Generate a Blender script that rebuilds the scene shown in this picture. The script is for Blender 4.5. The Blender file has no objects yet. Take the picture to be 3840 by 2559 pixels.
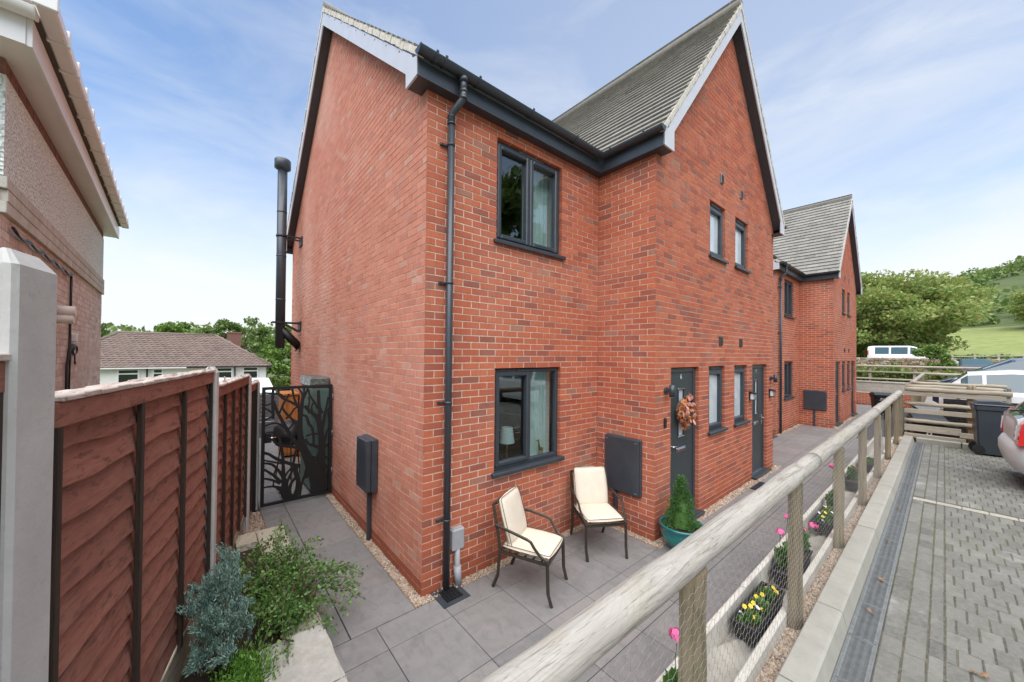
import bpy, bmesh, math, random
import numpy as np
from mathutils import Vector, Matrix
random.seed(7); rng = np.random.default_rng(7)
S = bpy.context.scene
COL = S.collection
R = math.radians

# ------------------------------------------------------------------ camera
cam_d = bpy.data.cameras.new("camera"); cam = bpy.data.objects.new("camera", cam_d); COL.objects.link(cam)
CAM = Vector((-1.6757, -3.2979, 2.4337))
_y, _p, _r = 0.8833, 0.0101, 0.0099
_f = Vector((math.cos(_p)*math.cos(_y), math.cos(_p)*math.sin(_y), math.sin(_p)))
_s = Vector((math.sin(_y), -math.cos(_y), 0)); _u = _s.cross(_f)
_s2 = math.cos(_r)*_s + math.sin(_r)*_u; _u2 = -math.sin(_r)*_s + math.cos(_r)*_u
_m = Matrix((_s2, _u2, -_f)).transposed().to_4x4(); _m.translation = CAM
cam.matrix_world = _m
cam_d.sensor_width = 36; cam_d.lens = 12.709; cam_d.shift_x = 0.00768; cam_d.shift_y = 0.00828
cam_d.clip_start = 0.05; cam_d.clip_end = 3000
S.camera = cam

# ------------------------------------------------------------------ world, sun, exposure
SUN_EL, SUN_AZ = 64.0, 222.0          # azimuth: direction the light comes from, degrees ccw from +x
W = bpy.data.worlds.new("World"); S.world = W; W.use_nodes = True
nt = W.node_tree; nt.nodes.clear()
wo = nt.nodes.new("ShaderNodeOutputWorld"); bg = nt.nodes.new("ShaderNodeBackground")
sky = nt.nodes.new("ShaderNodeTexSky"); sky.sky_type = 'NISHITA'; sky.sun_disc = False
sky.sun_elevation = R(SUN_EL); sky.sun_rotation = R(90 - SUN_AZ)
sky.air_density = 1.0; sky.dust_density = 0.15; sky.ozone_density = 1.6
tc = nt.nodes.new("ShaderNodeTexCoord")
mp = nt.nodes.new("ShaderNodeMapping"); mp.inputs['Scale'].default_value = (1.0, 1.0, 3.2)
mp.inputs['Location'].default_value = (0.4, 0.2, 0.0)
nz = nt.nodes.new("ShaderNodeTexNoise"); nz.inputs['Scale'].default_value = 2.3; nz.inputs['Detail'].default_value = 7; nz.inputs['Roughness'].default_value = 0.58
nz.inputs['Distortion'].default_value = 0.5
sx = nt.nodes.new("ShaderNodeSeparateXYZ")
# thin high veil: thicker low down and towards +x, with ragged wisps
veil = nt.nodes.new("ShaderNodeMapRange"); veil.inputs['From Min'].default_value = 0.56; veil.inputs['From Max'].default_value = 0.0
veil.inputs['To Min'].default_value = 0.0; veil.inputs['To Max'].default_value = 0.95; veil.interpolation_type = 'SMOOTHERSTEP'
side = nt.nodes.new("ShaderNodeMapRange"); side.inputs['From Min'].default_value = -0.3; side.inputs['From Max'].default_value = 0.9
side.inputs['To Min'].default_value = 0.0; side.inputs['To Max'].default_value = 0.42
wisp = nt.nodes.new("ShaderNodeMapRange"); wisp.inputs['From Min'].default_value = 0.42; wisp.inputs['From Max'].default_value = 0.75
wisp.inputs['To Min'].default_value = 0.0; wisp.inputs['To Max'].default_value = 0.36
a1 = nt.nodes.new("ShaderNodeMath"); a1.operation = 'MAXIMUM'
a2 = nt.nodes.new("ShaderNodeMath"); a2.operation = 'ADD'; a2.use_clamp = True
mx = nt.nodes.new("ShaderNodeMixRGB"); mx.inputs['Color2'].default_value = (4.0, 4.1, 4.2, 1)
L = nt.links.new
L(tc.outputs['Generated'], mp.inputs['Vector']); L(mp.outputs[0], nz.inputs['Vector'])
L(tc.outputs['Generated'], sx.inputs[0])
L(sx.outputs['Z'], veil.inputs['Value']); L(sx.outputs['X'], side.inputs['Value']); L(nz.outputs['Fac'], wisp.inputs['Value'])
L(veil.outputs[0], a1.inputs[0]); L(side.outputs[0], a1.inputs[1]); L(a1.outputs[0], a2.inputs[0]); L(wisp.outputs[0], a2.inputs[1])
L(a2.outputs[0], mx.inputs['Fac']); hs = nt.nodes.new('ShaderNodeHueSaturation'); hs.inputs['Saturation'].default_value = 1.1; L(sky.outputs[0], hs.inputs['Color']); L(hs.outputs[0], mx.inputs['Color1']); L(mx.outputs[0], bg.inputs['Color'])
bg.inputs['Strength'].default_value = 0.063
L(bg.outputs[0], wo.inputs['Surface'])
sun_d = bpy.data.lights.new("sun", 'SUN'); sun_d.energy = 1.5; sun_d.angle = R(85); sun_d.color = (1, 0.95, 0.88)
sun = bpy.data.objects.new("sun", sun_d); COL.objects.link(sun)
sd = Vector((math.cos(R(SUN_AZ))*math.cos(R(SUN_EL)), math.sin(R(SUN_AZ))*math.cos(R(SUN_EL)), math.sin(R(SUN_EL))))
sun.rotation_euler = sd.to_track_quat('Z', 'Y').to_euler()
vs = S.view_settings; vs.view_transform = 'Standard'; vs.look = 'None'; vs.gamma = 1; vs.exposure = 1.95
S.render.engine = 'CYCLES'
S.cycles.use_adaptive_sampling = True; S.cycles.max_bounces = 10; S.cycles.diffuse_bounces = 6; S.cycles.transparent_max_bounces = 8
S.cycles.use_denoising = True

# ------------------------------------------------------------------ materials
MATS = {}
class NT:
    def __init__(s, name):
        s.m = bpy.data.materials.new(name); s.m.use_nodes = True; s.t = s.m.node_tree
        s.b = s.t.nodes['Principled BSDF']; MATS[name] = s.m
        s.pos = None
    def n(s, typ, **k):
        nd = s.t.nodes.new(typ)
        for a, v in k.items(): setattr(nd, a, v)
        return nd
    def l(s, a, b): s.t.links.new(a, b)
    def vec(s, scale=(1, 1, 1), obj=False):
        if obj: c = s.n("ShaderNodeTexCoord").outputs['Object']
        else: c = s.n("ShaderNodeNewGeometry").outputs['Position']
        m = s.n("ShaderNodeMapping"); m.inputs['Scale'].default_value = scale
        s.l(c, m.inputs['Vector']); return m.outputs[0]
    def noise(s, sc, det=4, rough=.55, v=None, dist=0):
        nd = s.n("ShaderNodeTexNoise"); nd.inputs['Scale'].default_value = sc; nd.inputs['Detail'].default_value = det
        nd.inputs['Roughness'].default_value = rough; nd.inputs['Distortion'].default_value = dist
        s.l(v if v is not None else s.vec(), nd.inputs['Vector']); return nd.outputs['Fac']
    def ramp(s, fac, stops):
        r = s.n("ShaderNodeValToRGB"); e = r.color_ramp.elements
        while len(e) < len(stops): e.new(0.5)
        for i, (p, c) in enumerate(stops):
            e[i].position = p; e[i].color = (*c, 1) if len(c) == 3 else c
        s.l(fac, r.inputs['Fac']); return r.outputs['Color']
    def rng(s, v, a, b, c=0., d=1.):
        r = s.n("ShaderNodeMapRange"); r.inputs['From Min'].default_value = a; r.inputs['From Max'].default_value = b
        r.inputs['To Min'].default_value = c; r.inputs['To Max'].default_value = d; s.l(v, r.inputs['Value']); return r.outputs[0]
    def mix(s, f, a, b, mode='MIX'):
        m = s.n("ShaderNodeMixRGB"); m.blend_type = mode
        for sock, v in ((m.inputs['Fac'], f), (m.inputs['Color1'], a), (m.inputs['Color2'], b)):
            if isinstance(v, (int, float)): sock.default_value = v
            elif isinstance(v, tuple): sock.default_value = (*v, 1)
            else: s.l(v, sock)
        return m.outputs['Color']
    def math(s, op, a, b=None):
        m = s.n("ShaderNodeMath"); m.operation = op
        for i, v in enumerate((a, b)):
            if v is None: continue
            if isinstance(v, (int, float)): m.inputs[i].default_value = v
            else: s.l(v, m.inputs[i])
        return m.outputs[0]
    def tone(s):
        """per-piece random value 0..1: mesh attribute plus the object's own random number"""
        at = s.n("ShaderNodeAttribute"); at.attribute_name = "tone"
        oi = s.n("ShaderNodeObjectInfo")
        return s.math('FRACT', s.math('ADD', at.outputs['Fac'], oi.outputs['Random']))
    def bump(s, h, strength=.3, dist=.01):
        b = s.n("ShaderNodeBump"); b.inputs['Strength'].default_value = strength; b.inputs['Distance'].default_value = dist
        s.l(h, b.inputs['Height']); s.l(b.outputs[0], s.b.inputs['Normal'])
    def out(s, col=None, rough=.7, metal=0, spec=None, coat=0):
        i = s.b.inputs
        if col is not None:
            if isinstance(col, tuple): i['Base Color'].default_value = (*col, 1)
            else: s.l(col, i['Base Color'])
        if isinstance(rough, (int, float)): i['Roughness'].default_value = rough
        else: s.l(rough, i['Roughness'])
        i['Metallic'].default_value = metal
        if spec is not None: i['Specular IOR Level'].default_value = spec
        if coat: i['Coat Weight'].default_value = coat; i['Coat Roughness'].default_value = .05
        return s.m

def plain(name, col, rough=.6, metal=0, var=.12, sc=14, bump=0, coat=0, spec=None, dirt=0):
    n = NT(name); f = n.noise(sc, 5, .6)
    c = n.mix(n.rng(f, .3, .7), tuple(x*(1-var) for x in col), tuple(min(1, x*(1+var)) for x in col))
    if dirt:
        g = n.noise(2.3, 6, .65); c = n.mix(n.rng(g, .5, .75, 0, dirt), c, (.10, .09, .075))
    if bump: n.bump(n.noise(sc*4, 4, .6), bump, .004)
    return n.out(c, rough, metal, spec, coat)

def brick_mat(name, stops, haze=.25, hazecol=(.62, .45, .36), det=5):
    n = NT(name); t = n.tone()
    c = n.ramp(t, stops)
    g = n.noise(55, 5, .7); c = n.mix(n.rng(g, .35, .75, 0, .28), c, (.50, .20, .12)); dv = n.noise(34, 3, .6, n.vec((1, 1, .12))); c = n.mix(n.rng(dv, .5, .68, 0, .35), c, (.24, .07, .045))
    g2 = n.noise(140, 3, .6); c = n.mix(n.rng(g2, .55, .8, 0, .45), c, (.16, .055, .04))
    p = n.noise(.75 if det > 3 else .4, det, .6); q = n.noise(9, 4, .6)      # efflorescence blooms; on the gable also part of its painted brightness
    c = n.mix(n.math('MULTIPLY', n.rng(p, .48, .72, 0, haze*2), n.rng(q, .3, .7, .4, 1)), c, hazecol)
    n.bump(n.noise(120, 4, .65), .35, .004)
    return n.out(c, .88)
brick_mat('brick_red', [(0, (.45, .104, .046)), (.22, (.51, .13, .056)), (.42, (.40, .09, .043)), (.6, (.54, .15, .066)), (.74, (.43, .104, .05)), (.88, (.32, .082, .047)), (.95, (.26, .076, .05)), (1, (.36, .17, .11))], .13, (.68, .40, .29))
brick_mat('brick_gable_bright', [(0, (.58, .215, .14)), (.3, (.62, .245, .16)), (.55, (.55, .20, .128)), (.74, (.65, .275, .18)), (.9, (.49, .18, .118)), (1, (.60, .34, .25))], .34, (.74, .50, .41), 2)  # paler copy of brick_red: bleached gable brightness put into the colour, plus efflorescence
brick_mat('brick_plinth', [(0, (.33, .075, .03)), (.5, (.38, .09, .038)), (1, (.29, .065, .03))], .05)
brick_mat('brick_old', [(0, (.66, .52, .46)), (.3, (.74, .60, .53)), (.5, (.60, .46, .40)), (.7, (.78, .67, .60)), (.85, (.52, .38, .33)), (1, (.80, .72, .66))], .45, (.80, .73, .67))
plain('mortar', (.68, .55, .435), .95, var=.22, sc=20, bump=.3)
plain('mortar_old', (.58, .52, .46), .95, var=.2, sc=20, bump=.3)
plain('brick_dark', (.21, .105, .08), .9, var=.3, sc=20)
plain('mortar_bed', (.50, .46, .38), .95, var=.2, sc=30, bump=.6)
n = NT('pebbledash'); v = n.n("ShaderNodeTexVoronoi"); v.inputs['Scale'].default_value = 36; n.l(n.vec(), v.inputs['Vector'])
t = n.rng(v.outputs['Color'], 0, 1)
c = n.ramp(n.noise(44, 4, .78), [(.36, (.36, .40, .37)), (.5, (.78, .85, .80)), (.62, (.88, .93, .89))])
c = n.mix(n.rng(n.noise(1.4, 4, .6), .45, .7, 0, .35), c, (.66, .67, .61))
n.bump(v.outputs['Distance'], 1.0, .02); n.out(c, .95)
plain('upvc_white', (.80, .79, .77), .35, var=.03, sc=3, dirt=.08)
plain('anthracite', (.040, .050, .060), .38, var=.12, sc=6, spec=.6)
plain('anthracite_door', (.040, .055, .060), .42, var=.2, sc=30, bump=.08)
plain('board_grey', (.60, .61, .635), .35, var=.05, sc=5)
plain('black_metal', (.010, .010, .010), .5, var=.2)
plain('black_plastic', (.014, .014, .015), .45, var=.2, sc=30)
plain('grey_plastic', (.36, .37, .38), .5, var=.06)
plain('chrome', (.72, .72, .72), .14, 1, var=.02)
plain('white_paint', (.80, .80, .78), .6, var=.04)
plain('cream_render', (.80, .77, .70), .9, var=.04, sc=3)
plain('cladding_white', (.82, .82, .80), .7, var=.04)
n = NT('roof_tile'); t = n.tone()
c = n.ramp(t, [(0, (.185, .175, .152)), (.3, (.25, .236, .205)), (.6, (.21, .198, .172)), (.85, (.29, .272, .235)), (1, (.165, .157, .14))])
c = n.mix(n.rng(n.noise(14, 6, .7), .45, .72, 0, .55), c, (.36, .36, .32)); c = n.mix(n.rng(n.noise(40, 5, .7), .6, .8, 0, .5), c, (.12, .12, .09))
n.bump(n.noise(150, 3, .6), .3, .004); n.out(c, .9)
plain('tile_mortar', (.60, .56, .48), .95, var=.25, sc=25, bump=.6)
n = NT('roof_tile_brown'); t = n.tone()
c = n.ramp(t, [(0, (.15, .108, .09)), (.5, (.20, .145, .12)), (1, (.125, .092, .078))]); c = n.mix(n.rng(n.noise(6, 6, .7), .5, .75, 0, .5), c, (.22, .18, .15))
n.out(c, .92)
def concrete(name, a, b, sc=8, bump=.4, green=0, spots=.3):
    n = NT(name); t = n.tone(); f = n.noise(sc, 7, .68)
    c = n.mix(n.rng(f, .3, .72), a, b); c = n.mix(n.rng(t, 0, 1, 0, .22), c, tuple(x*.72 for x in a))
    k = n.noise(sc*9, 3, .6); c = n.mix(n.rng(k, .6, .75, 0, spots), c, tuple(x*.45 for x in a))
    if green: c = n.mix(n.rng(n.noise(2.2, 5, .6), .5, .72, 0, green), c, (.20, .20, .10))
    n.bump(n.noise(sc*14, 4, .7), bump, .005); return n.out(c, .93)
concrete('concrete_post', (.50, .495, .47), (.64, .635, .61), 3, .35, .25, .25)
concrete('kerb_concrete', (.295, .285, .24), (.375, .365, .315), 5, .35, .1, .2)
concrete('trough_concrete', (.47, .44, .37), (.66, .63, .56), 6, .5, .22, .4)
concrete('sandstone', (.46, .42, .32), (.58, .54, .43), 5, .5, .2, .3)
concrete('rough_stone', (.40, .38, .335), (.58, .56, .50), 14, .9, .12, .4)
concrete('block_wall', (.42, .40, .35), (.52, .50, .44), 4, .4, .2, .3)
n = NT('slate_slab'); t = n.tone()
c = n.ramp(t, [(0, (.18, .176, .170)), (.3, (.218, .212, .204)), (.6, (.198, .189, .180)), (.8, (.24, .229, .215)), (1, (.166, .165, .163))])
f = n.noise(2.6, 7, .62, n.vec((1, 2.2, 1)), 1.2); c = n.mix(n.rng(f, .38, .7, 0, .55), c, (.285, .265, .25))
f2 = n.noise(5, 7, .7, n.vec((2.2, 1, 1)), .8); c = n.mix(n.rng(f2, .5, .75, 0, .5), c, (.10, .10, .105))
sp = n.noise(70, 2, .5); c = n.mix(n.rng(sp, .70, .78, 0, .35), c, (.45, .43, .40))
n.bump(n.noise(22, 6, .7, n.vec((1, 2, 1))), .22, .01); n.out(c, n.rng(f2, .3, .7, .45, .68), spec=.4)
n = NT('paver'); t = n.tone()
c = n.ramp(t, [(0, (.115, .113, .095)), (.25, (.165, .161, .135)), (.5, (.135, .133, .114)), (.75, (.185, .18, .152)), (1, (.10, .099, .085))])
c = n.mix(n.rng(n.noise(30, 6, .75), .42, .72, 0, .45), c, (.27, .265, .235)); c = n.mix(n.rng(n.noise(6, 6, .7), .50, .70, 0, .55), c, (.085, .085, .07))
c = n.mix(n.rng(n.noise(2.2, 5, .65), .56, .72, 0, .6), c, (.37, .375, .37))
n.bump(n.noise(90, 4, .7), .4, .006); n.out(c, .85)
n = NT('joint_sand'); c = n.mix(n.rng(n.noise(25, 5, .7), .4, .65), (.13, .115, .08), (.055, .052, .038))
c = n.mix(n.rng(n.noise(1.1, 4, .6), .48, .62, 0, .9), c, (.085, .115, .02)); n.out(c, .97)
plain('slab_joint', (.055, .055, .055), .97, var=.3)
plain('line_paver', (.35, .335, .29), .9, var=.15, sc=25, bump=.3, dirt=.25)
n = NT('gravel'); t = n.tone()
c = n.ramp(t, [(0, (.33, .21, .12)), (.18, (.52, .40, .27)), (.36, (.24, .15, .10)), (.52, (.62, .53, .42)), (.68, (.40, .28, .18)), (.82, (.58, .50, .42)), (.92, (.20, .16, .14)), (1, (.72, .67, .60))])
c = n.mix(n.rng(n.noise(160, 3, .6), .4, .7, 0, .35), c, (.30, .23, .17)); n.out(c, .75)
plain('gravel_bed', (.33, .25, .175), .97, var=.35, sc=60, bump=.8)
plain('soil', (.045, .032, .022), .97, var=.4, sc=60, bump=.8)
def wood(name, a, b, dark, axis, knots=.25, rough=.85, fine=40, bump=.35, stain=None, obj=False, dist=1.4, knots_=0):
    n = NT(name); sc = [1, 1, 1]; sc[axis] = .06; v = n.vec(tuple(sc), obj); t = n.tone()
    f = n.noise(fine, 6, .62, v, dist); c = n.mix(n.rng(f, .34, .68), a, b)
    c = n.mix(n.rng(n.noise(fine*.45, 5, .7, v, 2.), .53, .62, 0, .75), c, dark)
    c = n.mix(n.rng(t, 0, 1, 0, .35), c, dark)
    if knots_:
        sk = [1, 1, 1]; sk[axis] = .55; vo = n.n("ShaderNodeTexVoronoi"); vo.inputs['Scale'].default_value = 4.5; n.l(n.vec(tuple(sk), obj), vo.inputs['Vector']); dk = vo.outputs['Distance']
        c = n.mix(n.rng(dk, .05, .13, knots_, 0), c, dark); c = n.mix(n.rng(n.math('SINE', n.math('MULTIPLY', dk, 90)), .55, 1, 0, .12), c, dark) if knots_ > .5 else c
        sc2 = [1, 1, 1]; sc2[axis] = .035; cr = n.noise(fine*.8, 3, .5, n.vec(tuple(sc2), obj), .15); c = n.mix(n.rng(n.math('ABSOLUTE', n.math('SUBTRACT', cr, .5)), 0, .010, .6, 0), c, tuple(x*.45 for x in dark))
    if stain: c = n.mix(n.rng(n.noise(3.2, 5, .65), .52, .7, 0, stain[1]), c, stain[0])
    n.bump(f, bump, .006); return n.out(c, rough)
wood('rail_wood', (.445, .42, .37), (.325, .30, .26), (.20, .18, .145), 0, fine=55, bump=.7, knots_=.6, dist=.5, stain=((.30, .26, .13), .25))
wood('cross_wood', (.50, .45, .35), (.40, .355, .27), (.22, .18, .125), 1, fine=26, bump=.4, stain=((.22, .20, .11), .3))
wood('post_wood', (.30, .25, .165), (.23, .18, .11), (.095, .07, .04), 2, fine=26, bump=.6, knots_=.4, stain=((.12, .12, .05), .5))
wood('post_orange', (.33, .18, .085), (.25, .135, .06), (.12, .07, .035), 2, fine=26, bump=.4)
wood('fence_brown', (.35, .138, .095), (.26, .102, .072), (.12, .052, .037), 1, fine=42, rough=.8, bump=.5, stain=((.36, .22, .16), .3), dist=.35)
wood('fence_dark', (.055, .035, .022), (.04, .026, .017), (.018, .012, .009), 2, fine=24, rough=.85)
wood('fence_top', (.66, .61, .55), (.42, .33, .28), (.13, .05, .032), 1, fine=18, rough=.9, bump=.6)
wood('slat_grey', (.20, .20, .215), (.16, .16, .175), (.10, .10, .11), 1, fine=30)
wood('orange_wood', (.58, .24, .06), (.48, .18, .04), (.30, .10, .02), 2, fine=20)
plain('cushion', (.70, .615, .49), .95, var=.05, sc=9, bump=.15)
plain('piping', (.10, .075, .05), .9)
plain('chair_metal', (.052, .043, .033), .45, .3, var=.2, sc=40)
n = NT('teal_glaze'); f = n.noise(3, 5, .6, n.vec((1, 1, 3))); c = n.mix(n.rng(f, .35, .7), (.005, .115, .12), (.012, .215, .20))
n.out(c, .16, coat=.6)
n = NT('glass_window'); n.out((.012, .016, .018), .02, spec=.9); n.b.inputs['IOR'].default_value = 1.6
n = NT('glass_clear'); tr = n.n("ShaderNodeBsdfTransparent"); tr.inputs['Color'].default_value = (.80, .88, .87, 1)
gl = n.n("ShaderNodeBsdfGlossy"); gl.inputs['Roughness'].default_value = .005; lw = n.n("ShaderNodeLayerWeight"); lw.inputs['Blend'].default_value = .5; fz = n.math('ADD', n.math('MULTIPLY', n.math('POWER', lw.outputs['Facing'], 4.0), .85), .10)
ms = n.n("ShaderNodeMixShader"); n.l(fz, ms.inputs[0]); n.l(tr.outputs[0], ms.inputs[1]); n.l(gl.outputs[0], ms.inputs[2]); n.l(ms.outputs[0], n.t.nodes['Material Output'].inputs['Surface'])
n = NT('glass_obscure_sky'); f = n.noise(2.5, 4, .6); c = n.mix(n.rng(f, .4, .65), (.50, .57, .60), (.64, .69, .70)); n.out(c, .10, spec=.8)  # pale obscure glass; the bay windows' sky reflection is put into its blue-white
plain('blind', (.58, .56, .50), .8, var=.08, sc=4)
plain('curtain', (.74, .75, .72), .95, var=.05)
plain('room_dark', (.10, .095, .08), .95, var=.3, sc=2)
plain('lamp_shade', (.84, .84, .82), .8, var=.02)
plain('brass', (.45, .30, .12), .35, .8)
plain('wire', (.40, .41, .40), .5, .5, var=.05)
plain('galv', (.20, .21, .205), .55, .3, var=.2, sc=20, dirt=.25)
plain('drain_dark', (.015, .016, .017), .9)
def leafmat(name, stops, rough=.55, trans=.12, big=.5, bigcol=None):
    n = NT(name); t = n.tone(); c = n.ramp(t, stops)
    if bigcol: c = n.mix(n.rng(n.noise(big, 4, .6), .42, .66, 0, .6), c, bigcol)
    n.out(c, rough); 
    d = n.n("ShaderNodeBsdfTranslucent"); n.l(c, d.inputs['Color']); m = n.n("ShaderNodeMixShader"); m.inputs['Fac'].default_value = trans
    o = n.t.nodes['Material Output']; n.l(n.b.outputs[0], m.inputs[1]); n.l(d.outputs[0], m.inputs[2]); n.l(m.outputs[0], o.inputs['Surface'])
    return n.m
leafmat('leaf_tree', [(0, (.18, .28, .065)), (.4, (.27, .38, .095)), (.75, (.36, .45, .14)), (.93, (.42, .37, .13)), (1, (.38, .25, .11))], bigcol=(.33, .36, .10), big=.35, trans=.4)
leafmat('leaf_wood', [(0, (.085, .15, .035)), (.5, (.15, .23, .06)), (1, (.23, .31, .085))], bigcol=(.23, .31, .075), big=.12, trans=.35)
leafmat('leaf_fresh', [(0, (.10, .19, .03)), (.5, (.17, .28, .05)), (1, (.24, .34, .08))], trans=.25)
leafmat('leaf_hedge', [(0, (.06, .12, .02)), (.5, (.14, .21, .04)), (1, (.25, .31, .08))], bigcol=(.22, .26, .05), big=.9, trans=.2)
leafmat('leaf_shrub', [(0, (.045, .12, .025)), (.4, (.085, .19, .043)), (.8, (.14, .27, .065)), (1, (.24, .36, .12))], bigcol=(.15, .26, .06), big=4, rough=.42)
leafmat('leaf_lime', [(0, (.06, .18, .02)), (.5, (.12, .28, .035)), (1, (.22, .40, .06))])
leafmat('leaf_blue', [(0, (.11, .21, .17)), (.5, (.19, .32, .26)), (1, (.33, .46, .38))], rough=.65, trans=.08)
leafmat('leaf_conifer', [(0, (.03, .095, .02)), (.5, (.055, .15, .03)), (1, (.10, .22, .045))], rough=.6)
leafmat('leaf_pansy', [(0, (.04, .11, .015)), (.5, (.07, .16, .025)), (1, (.12, .22, .04))])
leafmat('leaf_autumn', [(0, (.40, .10, .04)), (.3, (.60, .23, .07)), (.5, (.17, .03, .026)), (.75, (.66, .33, .13)), (1, (.32, .07, .04))], rough=.5)
leafmat('leaf_pink', [(0, (.66, .29, .22)), (1, (.76, .42, .33))])
leafmat('leaf_dead', [(0, (.24, .12, .055)), (.5, (.33, .19, .09)), (1, (.18, .10, .06))])
plain('flower_yellow', (.75, .55, .03), .7); plain('flower_pink', (.80, .14, .36), .7, var=.2, sc=60); plain('flower_pale', (.62, .62, .72), .7); plain('flower_mauve', (.22, .12, .45), .7)
plain('bark', (.10, .08, .055), .95, var=.35, sc=18, bump=.6)
plain('twig', (.16, .105, .065), .9, var=.3)
n = NT('field_grass'); c = n.mix(n.rng(n.noise(.6, 6, .7), .35, .68), (.17, .205, .055), (.27, .30, .09)); n.out(c, .95)
n = NT('ground_mat'); c = n.mix(n.rng(n.noise(.25, 6, .7), .35, .68), (.06, .09, .025), (.11, .14, .045)); n.out(c, .97)
plain('asphalt', (.30, .27, .25), .9, var=.15, sc=8)
n = NT('stone_wall_stone'); t = n.tone(); c = n.ramp(t, [(0, (.30, .21, .13)), (.3, (.40, .30, .19)), (.55, (.24, .17, .115)), (.8, (.47, .38, .26)), (1, (.34, .30, .24))]); c = n.mix(n.rng(n.noise(9, 5, .7), .45, .7, 0, .5), c, (.20, .15, .10)); n.out(c, .93)
def paint(name, col, metal=.0, rough=.25, flake=.05, cw=.8):
    n = NT(name); f = n.noise(3, 3, .5); c = n.mix(f, tuple(x*(1-flake) for x in col), tuple(min(1, x*(1+flake)) for x in col)); n.out(c, rough, metal, coat=cw)
paint('car_silver', (.60, .625, .62), .0, .45, cw=.12); paint('car_white', (.80, .80, .79)); paint('car_navy', (.018, .035, .085), .3); paint('car_black', (.012, .012, .014))
n = NT('car_glass'); n.out((.05, .095, .105), .03, spec=.9)
n = NT('tail_red'); n.out((.60, .008, .012), .15, coat=.7)
n = NT('lens_clear'); n.out((.75, .77, .78), .1, coat=.7)
plain('tyre', (.018, .018, .018), .9, var=.2); plain('trim_black', (.012, .012, .012), .6); plain('membrane', (.37, .345, .295), .95, var=.2, sc=6, bump=.4)
n = NT('storage_green'); n.out((.115, .19, .165), .5)
n = NT('poly_cover'); f = n.noise(9, 5, .7, None, 1.5); n.bump(f, .9, .05); n.out((.10, .12, .10), .1, spec=.9)
n = NT('bin_green'); n.out((.03, .13, .05), .5)
M = MATS

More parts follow.
